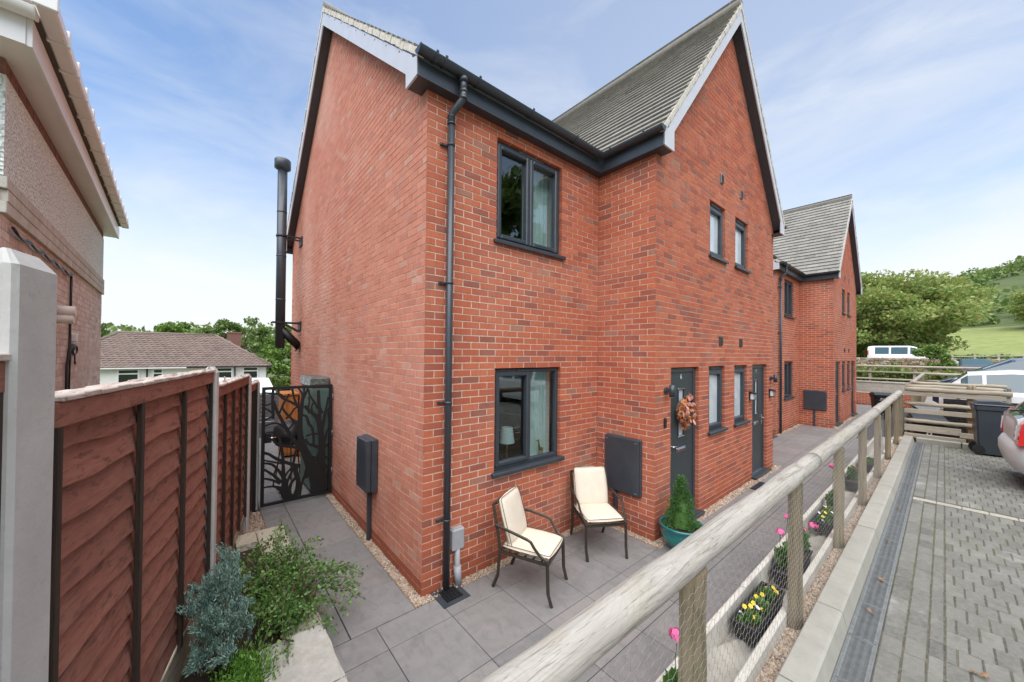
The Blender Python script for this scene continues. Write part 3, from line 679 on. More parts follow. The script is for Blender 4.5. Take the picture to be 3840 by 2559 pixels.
# roof
roof = bpy.data.objects.new('roof', None); COL.objects.link(roof); roof.parent = house
ca, sa = 1/math.hypot(1, MS), MS/math.hypot(1, MS); cb, sb = 1/math.hypot(1, BS), BS/math.hypot(1, BS)
dm = .055                                   # slab below the tiles
def slab(mb, P, N, t, mi=0): mb.add(list(P)+[Vector(p)-Vector(N)*t for p in P], [(0,1,2,3),(7,6,5,4),(0,4,5,1),(1,5,6,2),(2,6,7,3),(3,7,4,0)], mi)
sl = MB()
X0, X1 = -V_G, WL+V_G
nF = Vector((0, -sa, ca)); nB = Vector((0, sa, ca)); nL = Vector((-sb, 0, cb)); nR = Vector((sb, 0, cb))
slab(sl, [Vector((X0, -.17, TZ))-nF*.03, Vector((X1, -.17, TZ))-nF*.03, Vector((X1, 3.70, AZ))-nF*.03, Vector((X0, 3.70, AZ))-nF*.03], nF, .05)
slab(sl, [Vector((X1, 7.57, TZ))-nB*.03, Vector((X0, 7.57, TZ))-nB*.03, Vector((X0, 3.70, AZ))-nB*.03, Vector((X1, 3.70, AZ))-nB*.03], nB, .05)
slab(sl, [Vector((xl, 0.0, TZ))-nL*.03, Vector((xl, V_B, TZ))-nL*.03, Vector((BCX, V_B, AZ))-nL*.03, Vector((BCX, 3.7, AZ))-nL*.03], nL, .05)
slab(sl, [Vector((xr, V_B, TZ))-nR*.03, Vector((xr, 0.0, TZ))-nR*.03, Vector((BCX, 3.7, AZ))-nR*.03, Vector((BCX, V_B, AZ))-nR*.03], nR, .05)
sl.build('roof_deck', 'anthracite', roof)
nr_b = int(round(math.hypot(BCX-xl, AZ-TZ)/GA)); nr_m = int(round(math.hypot(3.87, AZ-TZ)/GA))
def sp_left(r_):                             # bay left slope: from the verge back to the valley
    zz = TZ + r_*GA*sb; yv = -.17 + (zz-TZ)/MS; return (0, yv+.12-V_B)
def mirror_slope(O, U, V, N, n, spans, single):
    """slopes whose U x V points inward run from the other end"""
    tile_slope(roof, O, U, V, N, n, spans, single)
ymax = 3.7
def sp_left_rev(r_): a, b = sp_left(r_); L_ = ymax-V_B; return (L_-b, L_)
tile_slope(roof, Vector((xl, ymax, TZ))-nL*.032, (0,-1,0), (cb,0,sb), nL, nr_b, sp_left_rev, True)
tile_slope(roof, Vector((xr, V_B, TZ))-nR*.032, (0,1,0), (-cb,0,sb), nR, nr_b, sp_left, False)
tile_slope(roof, Vector((X0, -.17, TZ))-nF*.032, (1,0,0), (0,ca,sa), nF, nr_m, lambda r_: (0, X1-X0), False)
tile_slope(roof, Vector((X1, 7.57, TZ))-nB*.032, (-1,0,0), (0,-ca,sa), nB, nr_m, lambda r_: (0, X1-X0), False)
for q in (((X0, 3.7, AZ), (X1, 3.7, AZ)), ((BCX, V_B, AZ), (BCX, 3.7, AZ))): rd = MB(); rd.tube(list(q), .085, 10, 0, .3); rd.build('ridge', 'roof_tile', roof)
# mortar bedding under the verge tiles, lumpy
def bedding(a, b, out, n):
    vm = MB()
    a, b, out = Vector(a), Vector(b), Vector(out); k = int((b-a).length/.11)
    for i in range(k):
        p, q = a.lerp(b, i/k), a.lerp(b, (i+1)/k); w = random.uniform(.010, .019); h0 = random.uniform(.020, .028)
        fr = Matrix(((q-p).normalized(), out, n)).transposed().to_4x4(); fr.translation = p
        vm.box((-.004, -.05, -.075+random.uniform(0, .012)), ((q-p).length+.004, w, -.03+h0), 0, 0, fr)
    tag(vm.build('verge_mortar', 'tile_mortar', roof), kind='stuff')
bedding((X0+.006, -.17, TZ), (X0+.006, 3.70, AZ), (-1,0,0), nF); bedding((X0+.006, 7.57, TZ), (X0+.006, 3.70, AZ), (-1,0,0), nB)
bedding((xl, V_B+.006, TZ), (BCX, V_B+.006, AZ), (0,-1,0), nL); bedding((xr, V_B+.006, TZ), (BCX, V_B+.006, AZ), (0,-1,0), nR)
# bargeboards, box ends, soffits, fascias
bh = .245; drop = .085
def rake(pt0, pt1, plane, out):       # board below the slope line, plane normal out
    p0, p1 = Vector(pt0), Vector(pt1); d = Vector((0,0,-drop)); e = Vector((0,0,-drop-bh)); o = Vector(out)
    vs = [p0+d, p1+d, p1+e, p0+e]; bd = MB(); bd.add([v+o*.0 for v in vs]+[v-o*.018 for v in vs], [(0,1,2,3),(7,6,5,4),(0,4,5,1),(1,5,6,2),(2,6,7,3),(3,7,4,0)]); bd.build('bargeboard', 'board_grey', house)
rake((-V_G, -.0, TZ+MS*.17), (-V_G, 3.70, AZ), 0, (-1,0,0)); rake((-V_G, 7.4, TZ+MS*.17), (-V_G, 3.70, AZ), 0, (-1,0,0))
rake((xl+.17, V_B, TZ+BS*.17), (BCX, V_B, AZ), 0, (0,-1,0)); rake((xr-.17, V_B, TZ+BS*.17), (BCX, V_B, AZ), 0, (0,-1,0))
zf0 = TZ-.10
be = MB(); be.prism([(-.12, EZ), (.135, EZ), (.135, TZ+MS*.30-drop-.10), (-.12, TZ+MS*.05-drop)], (-V_G-.003, 0, 0), (0,1,0), (0,0,1), (-1,0,0), -.02, 0); be.build('box_end', 'board_grey', house)
be = MB(); be.prism([(7.52, EZ-.12), (7.27, EZ-.12), (7.27, TZ+MS*.30-drop-.1), (7.52, TZ+MS*.05-drop)], (-V_G-.003, 0, 0), (0,1,0), (0,0,1), (-1,0,0), -.02, 0); be.build('box_end', 'board_grey', house)
be = MB(); be.prism([(XB0-.12, EZ), (XB0+.135, EZ), (XB0+.135, TZ+BS*.30-drop-.16), (XB0-.12, TZ+BS*.05-drop)], (0, V_B-.003, 0), (1,0,0), (0,0,1), (0,-1,0), -.02, 0); be.build('box_end', 'board_grey', house)
be = MB(); be.prism([(XB1+.12, EZ), (XB1-.135, EZ), (XB1-.135, TZ+BS*.30-drop-.16), (XB1+.12, TZ+BS*.05-drop)], (0, V_B-.003, 0), (1,0,0), (0,0,1), (0,-1,0), -.02, 0); be.build('box_end', 'board_grey', house)
# screw heads
for k in range(9):
    be = MB(); yy = .3+k*.37; be.box((-V_G-.0045, yy, TZ+MS*(yy+.17)-drop-.05), (-V_G-.001, yy+.012, TZ+MS*(yy+.17)-drop-.038)); be.build('screw', 'black_plastic', house)
def rake_soffit(p0, p1, inn):
    p0, p1, i_ = Vector(p0)+Vector((0,0,-drop-bh+.02)), Vector(p1)+Vector((0,0,-drop-bh+.02)), Vector(inn); 
    so = MB(); so.add([p0, p1, p1+i_, p0+i_, p0+Vector((0,0,.015)), p1+Vector((0,0,.015)), p1+i_+Vector((0,0,.015)), p0+i_+Vector((0,0,.015))], [(0,1,2,3),(7,6,5,4),(0,4,5,1),(1,5,6,2),(2,6,7,3),(3,7,4,0)]); so.build('soffit', 'anthracite', house)
rake_soffit((-V_G+.02, 0, TZ+MS*.17), (-V_G+.02, 3.70, AZ), (V_G-.02+.02,0,0)); rake_soffit((-V_G+.02, 7.4, TZ+MS*.17), (-V_G+.02, 3.70, AZ), (V_G,0,0))
rake_soffit((xl+.17, V_B+.02, TZ+BS*.17), (BCX, V_B+.02, AZ), (0,.17,0)); rake_soffit((xr-.17, V_B+.02, TZ+BS*.17), (BCX, V_B+.02, AZ), (0,.17,0))
for lo, hi in (((-V_G+.02, -.10, EZ+.002), (XB0-.10, .02, EZ+.014)), ((-V_G+.02, .02, EZ+.002), (.02, .13, EZ+.014)), ((XB0-.10, V_B+.02, EZ+.002), (XB0+.02, 0.02, EZ+.0145)), ((XB0+.02, V_B+.02, EZ+.002), (XB0+.13, YB+.02, EZ+.014)), ((XB1-.13, V_B+.02, EZ+.002), (XB1+.10, YB+.02, EZ+.014)), ((XB1-.02, YB+.02, EZ+.002), (XB1+.10, 0, EZ+.014)), ((XB1+.1, -.1, EZ+.002), (WL+V_G, .02, EZ+.014))):
    so = MB(); so.box(lo, hi); so.build('soffit', 'anthracite', house)
for lo, hi in (((-V_G+.0, -.12, EZ), (XB0-.12, -.10, TZ-.005)), ((XB0-.12, V_B+.0, EZ), (XB0-.10, -.10, TZ-.005)), ((XB1+.10, V_B, EZ), (XB1+.12, -.1, TZ-.005)), ((XB1+.12, -.12, EZ), (WL+V_G, -.10, TZ-.005)), ((-V_G, 7.5, EZ-.12), (WL+V_G, 7.52, TZ-.005))):
    fa = MB(); fa.box(lo, hi); fa.build('fascia', 'anthracite', house)
gz = TZ-.005; go = -.12-.062; gx = XB0-.12-.062
for q in (((-V_G-.02, go, gz), (gx+.0, go, gz), (0,-1,0), .056, True, False), ((gx, V_B-.02, gz), (gx, go, gz), (-1,0,0), .0561, True, False), ((XB1+.182, V_B-.02, gz), (XB1+.182, go, gz), (1,0,0), .056, True, False), ((XB1+.182, go, gz), (WL+V_G+.02, go, gz), (0,-1,0), .0561, False, True)):
    gu = MB(); gutter(gu, *q); gu.build('gutter', 'anthracite', house)
for x in (-.02, .08, .48, 1.25, 2.05): gb = MB(); gutter_bracket(gb, (x, go, gz), (1,0,0), (0,-1,0)); gb.build('gutter_bracket', 'anthracite', house)
for y in (-.85, -.35): gb = MB(); gutter_bracket(gb, (gx, y, gz), (0,1,0), (-1,0,0)); gb.build('gutter_bracket', 'anthracite', house)
gb = MB(); gb.tube([(.31, go, gz-.05), (.31, go, gz-.10)], .046, 12); gb.build('gutter_outlet', 'anthracite', house)
# downpipe with swan neck and clips
def downpipe(parent, x, yw, top, bot, xo, yo):
    r0 = bpy.data.objects.new('downpipe', None); COL.objects.link(r0); r0.parent = parent
    p = MB(); yp = yw-.062
    p.tube([(xo, yo, top), (xo, yo, top-.16)], .036, 12); p.tube([(xo, yo, top-.12), (xo, yo, top-.20), (xo-.01, yo+.02, top-.235), (x, yp-.02, top-.33), (x, yp, top-.365), (x, yp, top-.44)], .038, 12)
    p.tube([(x, yp, top-.40), (x, yp, bot)], .034, 14)
    for z in (top-.13, top-.20, top-.36, top-.43): 
        q = (xo, yo) if z > top-.25 else (x, yp); p.tube([(q[0], q[1], z), (q[0], q[1], z-.02)], .042, 12)
    p.build('pipe', 'anthracite', r0)
    for z in (top-.66, 3.15, 1.92, .72):
        b = MB(); b.tube([(x, yp, z-.012), (x, yp, z+.012)], .040, 12); b.box((x-.085, yw-.03, z-.01), (x+.0, yw-.004, z+.01)); b.cbox((x-.10, yw-.03, z-.014), (x-.078, yw, z+.014), .003); b.build('bracket', 'anthracite', r0)
downpipe(house, .245, 0, TZ-.06, .03, .31, go)
# ------------------------------------------------------------------ the far house is the same design
HOUSE_DX = 11.9
def copy_house():
    kids = {}
    for o in list(COL.objects):
        if o.parent is not None: kids.setdefault(o.parent.name, []).append(o)
    def rec(o, parent):
        c = o.copy(); COL.objects.link(c)
        if parent is not None: c.parent = parent
        for ch in kids.get(o.name, []): 
            if ch.name.split('.')[0] not in ('house_number',): rec(ch, c)
        return c
    h = rec(house, None); h.location = (HOUSE_DX, 0, 0)
    h['label'] = 'farther red brick house of the same design, beyond the passage'
    return h
house['label'] = 'near red brick house with a steep gable and doors 6 and 7'
house['group'] = 'matching red brick houses'
house_far = copy_house()
# ------------------------------------------------------------------ terrain
def sm(t): t = min(1, max(0, t)); return t*t*(3-2*t)
def H(x, y):
    z = -.07
    z -= 4.3*sm((y-10.5)/13) 
    if y > 40: z += (y-40)*.055
    k = sm((x-24.9)/.6)
    if k > 0:
        up = 1.05 + .52*sm((x-46)/9) + max(0, x-74)*.13 + max(0, -y-4)*.035*sm((x-40)/25)
        up += 26*sm((x-120)/170)*(.20+.80*sm((-y+25)/120))
        z = z*(1-k)+up*k if y < 14 else z*(1-k)+(up+z*.5)*k
    return z
def axis(lo, hi, fine_lo, fine_hi, a, b):
    s = []; t = lo
    while t < hi: s.append(t); t += a if fine_lo <= t < fine_hi else b
    return s+[hi]
xs = axis(-260, 620, -30, 40, 1.0, 12); ys = axis(-420, 420, -20, 50, 1.0, 12)
V = [(x, y, H(x, y)) for y in ys for x in xs]; nx = len(xs)
F = [(j*nx+i, j*nx+i+1, (j+1)*nx+i+1, (j+1)*nx+i) for j in range(len(ys)-1) for i in range(nx-1)]
m = MB(); m.add(V, F, 0, 0, True); g = m.build('ground', 'ground_mat'); tag(g, kind='structure')

# ------------------------------------------------------------------ patio of square porcelain slabs
m = MB()
m.box((-1.6, -2.45, -.30), (25.2, 1.2, -.012)); m.box((-1.75, 1.2, -.30), (.3, 11.4, -.0125))
patio = tag(m.build('patio', 'slab_joint'), kind='structure')
SLAB = {}
def slab_at(x0, y0, x1, y1):
    k = (round(x1-x0, 2), round(y1-y0, 2))
    if k not in SLAB:
        b = MB(); b.cbox((0, 0, -.02), (k[0]-.006, k[1]-.006, 0), .0025); me = bpy.data.meshes.new('slab'); me.from_pydata(b.v, [], b.f); me.materials.append(M['slate_slab']); SLAB[k] = me
    o = link('slab', SLAB[k], patio, (x0+.003, y0+.003, random.uniform(-.0006, .0006)))
    o.rotation_euler = (0, 0, 0)
cols = [.11+.6*k for k in range(-2, 40)]
for x0 in cols:
    for (y0, y1) in ((-2.33, -2.2), (-2.2, -1.61), (-1.61, -1.01)):
        if x0 < 13.2 or y0 > -2.1: slab_at(x0 if x0 > -1 else -1.07, y0, x0+.6, y1)
def row(x0, x1, y0, y1):
    for c in cols:
        a, b = max(c, x0), min(c+.6, x1)
        if b-a > .04: slab_at(a, y0, b, y1)
row(-.90, 2.73, -1.01, -.41); row(-.90, 2.73, -.41, -.105)
for base in (8.1, 20.1): row(base, min(base+6.55, 24.2), -1.01, -.41); row(base, min(base+6.55, 24.2), -.41, -.105)
for k in range(-1, 15):                       # side path
    y0 = -.105 if k < 0 else .43+.6*k; y1 = .43 if k < 0 else y0+.6
    if y0 > 8.5: break
    slab_at(-.70, y0, -.105, y1)
    yl0 = -.105 if k < 0 else .45+.6*k
    slab_at(-.885 if yl0 < 2.2 else -1.02, yl0, -.705, .45 if k < 0 else yl0+.6)

# ------------------------------------------------------------------ gravel
ICO = bmesh.new(); bmesh.ops.create_icosphere(ICO, subdivisions=1, radius=1); icv = np.array([v.co[:] for v in ICO.verts]); icf = np.array([[v.index for v in f.verts] for f in ICO.faces]); ICO.free()
def pebbles(name, regs, zfun=None, parent=None):
    P, Z = [], []
    for (x0, x1, y0, y1, z, n, sz) in regs:
        p = np.stack([x0+(x1-x0)*rng.random(n), y0+(y1-y0)*rng.random(n), z + sz*.9*rng.random(n)], 1); P.append(p); Z.append(np.full(n, sz)*(.55+.75*rng.random(n)))
    P = np.concatenate(P); Z = np.concatenate(Z); n = len(P)
    sc = Z[:, None]*np.stack([.8+.5*rng.random(n), .7+.4*rng.random(n), .45+.3*rng.random(n)], 1)
    q = rng.normal(size=(n, 4)); q[:, 0] *= 2.2; q /= np.linalg.norm(q, axis=1, keepdims=True); w, x, y, z = q.T
    Rm = np.stack([1-2*(y*y+z*z), 2*(x*y-z*w), 2*(x*z+y*w), 2*(x*y+z*w), 1-2*(x*x+z*z), 2*(y*z-x*w), 2*(x*z-y*w), 2*(y*z+x*w), 1-2*(x*x+y*y)], 1).reshape(-1, 3, 3)
    jit = 1+.22*rng.normal(size=(n, len(icv), 1)).clip(-1.5, 1.5)
    V = np.einsum('nij,nkj->nki', Rm, icv[None]*jit*sc[:, None, :]) + P[:, None, :]
    F = (icf[None]+(np.arange(n)*len(icv))[:, None, None]).reshape(-1, 3)
    return tag(npmesh(name, V.reshape(-1, 3), F, 'gravel', np.repeat(rng.random(n), len(icf)), parent), kind='stuff')
m = MB()
m.box((-.107, -.105, -.05), (0.03, 7.5, -.004)); m.box((.031, -.105, -.05), (2.88, .03, -.004)); m.box((2.735, -1.035, -.05), (2.88, -.106, -.004)); m.box((2.8805, -1.035, -.05), (8.1, -.88, -.004))
m.box((11.9-.107, -.105, -.05), (14.78, .03, -.0045)); m.box((14.62, -1.035, -.05), (20.0, -.1065, -.0045)); m.box((-1.30, 2.35, -.05), (-1.021, 3.3, -.004))
tag(m.build('gravel_bed', 'gravel_bed'), kind='structure')
pebbles('wall_gravel', [(-.10, -.004, -.10, 1.3, -.004, 1500, .011), (-.10, -.004, 1.3, 3.4, -.004, 1400, .012), (-.10, 2.84, -.10, -.003, -.004, 2500, .010), (2.745, 2.845, -1.0, -.1, -.004, 900, .011), (2.745, 5.2, -1.03, -.905, -.004, 1900, .012), (5.2, 8.08, -1.03, -.905, -.004, 1200, .015), (11.8, 14.7, -.1, -.004, -.004, 400, .018), (14.64, 20, -1.03, -.9, -.004, 600, .02), (-1.29, -1.03, 2.36, 3.28, -.004, 900, .014)])
gs = MB(); gs.box((-4, -2.725, .3), (10.75, -2.60, .612)); tag(gs.build('gravel_strip', 'gravel_bed'), kind='structure')
pebbles('kerb_gravel', [(-.4, 2.2, -2.722, -2.60, .612, 4800, .0125), (2.2, 4.5, -2.722, -2.60, .614, 3000, .0135), (4.5, 10.7, -2.722, -2.60, .614, 3600, .016)])

# ------------------------------------------------------------------ car park: kerb, slot drain, block paving
m = MB(); m.box((-8, -15, -.4), (10.31, -3.029, .5935)); m.box((-8, -3.0289, -.4), (10.31, -2.721, .578)); m.box((10.31, -15, -.4), (24.8, -4.75, .580)); m.box((14.1, -4.749, -.4), (24.8, -2.75, .580)); m.box((10.31, -4.749, -.4), (14.099, -2.2, -.0135)); car_park = tag(m.build('car_park', 'joint_sand'), kind='structure')
kerb = bpy.data.objects.new('kerb', None); COL.objects.link(kerb); tag(kerb, kind='structure')
prof = [(-2.725, .45), (-2.725, .716), (-2.731, .722), (-2.848, .722), (-2.862, .712), (-2.886, .615), (-2.886, .45)]
x = -1.10
KM = None
for i in range(14):
    l = .907 if x < 9.2 else 10.15-x
    if l < .1: break
    b = MB(); 
    pr = [(-a-2.725, z) for a, z in prof]
    b.prism([(p[0], p[1]) for p in pr], (0, 0, 0), (0,-1,0), (0,0,1), (-1,0,0), -l, 0); 
    # start and end arrises chamfered by a slim recessed joint left between stones
    o = b.build('kerb_stone', 'kerb_concrete', kerb, (x, 2.725-2.725-2.725, random.uniform(-.002, .002))); x += .915
    if x > 9.9: break
for k in range(2):
    y0 = -2.90-k*.62
    b = MB(); b.cbox((10.15, y0-.61, .45), (10.29, y0-.005, .70), .012); b.build('kerb_stone', 'kerb_concrete', kerb)
# slot drain
drain = thing('channel_drain', 'long narrow drain with steel gratings between the kerb and the paving', 'drain', (0,0,0))
b = MB(); b.box((-1.5, -3.026, .575), (10.1, -2.889, .584)); b.box((-1.5, -3.028, .575), (10.1, -3.020, .602), 1); b.box((-1.5, -2.8955, .575), (10.1, -2.8885, .602), 1); b.build('channel', ['drain_dark', 'galv'], drain)
b = MB(); W0, W1 = -3.0195, -2.896
b.box((0, W0, .584), (.494, W0+.012, .6005)); b.box((0, W1-.012, .584), (.494, W1, .6005)); b.box((0, W0, .584), (.008, W1, .600)); b.box((.486, W0, .584), (.494, W1, .600))
n_b = 38; ys_ = np.linspace(W0+.012, W1-.012, 7)
for i in range(n_b):
    xc = .014+i*(.466/(n_b-1)); pts = []
    for k, yy in enumerate(ys_): pts.append((xc+(.006 if k % 2 else -.006)*(1 if 0 < k < 6 else 0), yy))
    top = [(px-.0028, py, .5995) for px, py in pts]+[(px+.0028, py, .5995) for px, py in pts[::-1]]
    k = len(pts)
    V = [(px-.0028, py, .5995) for px, py in pts]+[(px+.0028, py, .5995) for px, py in pts]
    Fq = [(j, k+j, k+j+1, j+1) for j in range(k-1)]
    V2 = [(px, py, .588) for px, py, _ in V]; 
    b.add(V+V2, Fq+[(j, j+1, 2*k+j+1, 2*k+j) for j in range(k-1)]+[(k+j+1, k+j, 3*k+j, 3*k+j+1) for j in range(k-1)])
gm = b.build('grating', 'galv', drain, (-1.35, 0, 0)); gme = gm.data
gm.location = (2.14-.5*7, 0, 0)
for k in range(-6, 16): link('grating', gme, drain, (2.14+.5*k, 0, random.uniform(-.001, .001)))
# block paving: two rows of stretchers along the drain, a cut course, then staggered blocks
PV = {}
def paver_mesh(w, h, mat='paver'):
    k = (round(w, 3), round(h, 3), mat)
    if k not in PV:
        b = MB(); c = .006; g = .0025
        V = [(g,g,-.03),(w-g,g,-.03),(w-g,h-g,-.03),(g,h-g,-.03),(g,g,-c),(w-g,g,-c),(w-g,h-g,-c),(g,h-g,-c),(g+c,g+c,0),(w-g-c,g+c,0),(w-g-c,h-g-c,0),(g+c,h-g-c,0)]
        F = [(8,9,10,11)]+[(i+4, (i+1) % 4+4, (i+1) % 4+8, i+8) for i in range(4)]+[(i, (i+1) % 4, (i+1) % 4+4, i+4) for i in range(4)]
        me = bpy.data.meshes.new('paver'); me.from_pydata(V, [], F); me.materials.append(M[mat]); me.update(); PV[k] = (me, V, F)
    return PV[k]
pav = []
for (y0, y1, off) in ((-3.128, -3.029, .03), (-3.226, -3.129, .11)):
    k = 0
    while -1.2+.2*k+off < 10.1: pav.append((-1.2+.2*k+off, y0, .2, y1-y0)); k += 1
k = 0
while -1.2+.2*k < 10.1: pav.append((-1.2+.2*k, -3.294, .2, .067)); k += 1
k = 0
while -1.2+.2*k < 10.0:
    x0 = -1.2+.2*k; off = .05 if k % 2 else 0; y = -3.295+off
    lim = -4.6 if x0 < 1 else (-6.2 if x0 < 5 else -9)
    while y > lim:
        y2 = y-.0985; top = min(y, -3.296)
        if top-y2 > .02: pav.append((x0, y2, .2, top-y2))
        y = y2
    k += 1
pav = [p for p in pav if p[3] > .01 and not (5.40 < p[0]+.1 < 5.56 and p[1] < -3.0)]
pav.sort(key=lambda p: (p[0]-CAM.x)**2+(p[1]-CAM.y)**2 if p[0] > .15 else 1e6)
rest = MB()
for i, (x0, y0, w, h) in enumerate(pav):
    me, V, F = paver_mesh(w, h); dz = .600+random.uniform(-.0025, .0015); tl = (random.uniform(-.008, .008), random.uniform(-.012, .012), random.uniform(-.012, .012))
    if i < 300: o = link('paver', me, car_park, (x0, y0, dz)); o.rotation_euler = tl
    else:
        mt = Matrix.Translation((x0, y0, dz)) @ Matrix.Rotation(tl[2], 4, 'Z') @ Matrix.Rotation(tl[1]*.6, 4, 'Y'); rest.add([mt @ Vector(v) for v in V], F, 0, random.random())
tag(rest.build('paving_blocks', 'paver', car_park), kind='stuff')
line = bpy.data.objects.new('parking_line', None); COL.objects.link(line); tag(line, kind='structure')
y = -3.03
for k in range(22):
    me = paver_mesh(.10, .2, 'line_paver')[0]; o = link('paver', me, line, (5.43-.0*k, y-.2, .601)); y -= .2
# remaining tarmac of the car park further away
m = MB(); m.box((10.32, -15, .57), (24.7, -4.77, .596)); m.box((14.12, -4.769, .57), (24.7, -2.78, .596)); m.box((-8, -15, .57), (-1.21, -2.9, .596)); m.box((-1.2, -15, .57), (10.31, -9.1, .5965)); tag(m.build('car_park_road', 'asphalt'), kind='structure')
# ------------------------------------------------------------------ post and rail fence along the car park
fence = thing('post_and_rail_fence', 'long weathered post and rail fence with wire netting between the paving and the car park', 'fence')
def log(mb, a, b, r, n=16, seg=.18, wob=.05, flat=False, seed=0):
    a, b = Vector(a), Vector(b); L_ = (b-a).length; k = max(2, int(L_/seg)); rr = random.Random(seed); pts = []; rs = []
    for i in range(k+1):
        t = i/k; p = a.lerp(b, t) + Vector((0, rr.uniform(-1, 1)*wob*r, rr.uniform(-1, 1)*wob*r)); pts.append(p); rs.append(r*(1+rr.uniform(-1, 1)*wob))
    mb.tube(pts, rs, n)
RY, RZ = -2.645, 1.622
for i, (x0, x1) in enumerate(((-3.4, 1.965), (1.972, 5.945), (5.952, 9.245), (9.252, 10.60))):
    m = MB(); log(m, (x0, RY, RZ), (x1, RY, RZ-.004), .058, seed=i); m.build('rail', 'rail_wood', fence)
def half_post(parent, x, z0=.35, z1=1.575, r=.086, mat='post_wood', yb=-2.632):
    m = MB(); n = 12; rr = random.Random(int(x*100)); ks = 6; vs = []; fs = []
    for j in range(ks+1):
        z = z0+(z1-z0)*j/ks; s_ = 1+rr.uniform(-.04, .04)
        ring = []
        for k in range(n+1):
            an = math.pi*k/n; q = 1.0
            if abs(k-5) <= 0: q = .90        # drying split down the face
            ring.append((x+math.cos(an)*r*.88*s_, yb-math.sin(an)*.068*q*s_, z))
        vs += ring
    w = n+1
    for j in range(ks):
        for k in range(n): fs.append((j*w+k, j*w+k+1, (j+1)*w+k+1, (j+1)*w+k))
        fs.append((j*w+n, j*w, (j+1)*w, (j+1)*w+n))
    fs.append(tuple(range(ks*w, ks*w+w))); m.add(vs, fs, 0, 0, False); o = m.build('post', mat, parent); return o
POSTX = (-1.70, -.15, 1.41, 2.98, 4.52, 6.07, 7.64, 9.33, 10.55)
for x in POSTX: half_post(fence, x)
# galvanised hexagon netting stapled to the posts
HX, HY = .056, .050
ex = []
def hexnet(x0, x1, z0, z1, y):
    cols_ = int((x1-x0)/(HX*.75*1.333)); E_ = []
    w = HX; h = HY; nx_ = int((x1-x0)/w); nz_ = int((z1-z0)/(h*.75))
    for j in range(nz_):
        for i in range(nx_):
            cx = x0+i*w+(w/2 if j % 2 else 0); cz = z0+j*h*.75
            t = (cx, cz+h/2); tr_ = (cx+w/2, cz+h/4); br_ = (cx+w/2, cz-h/4); tl_ = (cx-w/2, cz+h/4)
            E_ += [(t, tr_), (t, tl_), (tr_, br_)]
    E_ = np.array(E_); A, B = E_[:, 0], E_[:, 1]; n = len(A)
    sag = lambda P: y - .004*np.sin(P[:, 0]*4.1)*np.sin(P[:, 1]*3.3+P[:, 0]) 
    wig = lambda P: P + np.stack([.003*np.sin(P[:, 1]*23+P[:, 0]*7), .004*np.sin(P[:, 0]*9+P[:, 1]*5)], 1)
    A, B = wig(A), wig(B); P = np.stack([A[:, 0], sag(A), A[:, 1]], 1); Q = np.stack([B[:, 0], sag(B), B[:, 1]], 1)
    d = Q-P; d /= np.linalg.norm(d, axis=1, keepdims=True); u = np.tile(np.array([[0., 1, 0]]), (n, 1)); v = np.cross(d, u); r = .00075
    ring = [(np.cos(a)*u+np.sin(a)*v)*r for a in (0, 2.094, 4.189)]
    V = np.stack([P+k for k in ring]+[Q+k for k in ring], 1).reshape(-1, 3)
    F = np.array([(0, 1, 4, 3), (1, 2, 5, 4), (2, 0, 3, 5)]); F = (F[None]+(np.arange(n)*6)[:, None, None]).reshape(-1, 4)
    return V, F
V, F = hexnet(-1.0, 6.4, .68, 1.585, -2.707); tag(npmesh('wire_netting', V, F, 'wire', None, fence), kind='stuff')

# ------------------------------------------------------------------ low planter of boards behind the posts
trough = thing('planter_trough', 'long low trough of pale boards behind the fence posts holding the flower boxes', 'planter')
def board(lo, hi, mat='trough_concrete', c=.006):
    m = MB(); m.cbox(lo, hi, c); return m.build('board', mat, trough)
xs_ = [-1.8, -.16, 1.40, 2.97, 4.51, 6.06, 7.63, 9.32, 10.5]
for i in range(len(xs_)-1):
    dz = random.uniform(-.008, .008)
    board((xs_[i]+.004, -2.628, .48), (xs_[i+1]-.004, -2.588, .722+dz)); board((xs_[i]+.004, -2.372, .40), (xs_[i+1]-.004, -2.334, .728-dz))
board((-1.8, -2.331, -.1), (10.5, -2.30, .60), 'block_wall')
m = MB(); nxs = 220; nys = 7; vs = []
for j in range(nys+1):
    for i in range(nxs+1):
        x = -1.8+12.28*i/nxs; y = -2.588+.216*j/nys
        vs.append((x, y, .555+.018*math.sin(x*9+j)+.014*math.sin(x*23+j*2.1)+.02*math.sin(x*3.1)))
m.add(vs, [(j*(nxs+1)+i, j*(nxs+1)+i+1, (j+1)*(nxs+1)+i+1, (j+1)*(nxs+1)+i) for j in range(nys) for i in range(nxs)], 0, 0, True); m.build('liner', 'membrane', trough)
m = MB(); m.box((-1.8, -2.59, .3), (10.5, -2.37, .50)); m.build('fill', 'gravel_bed', trough)
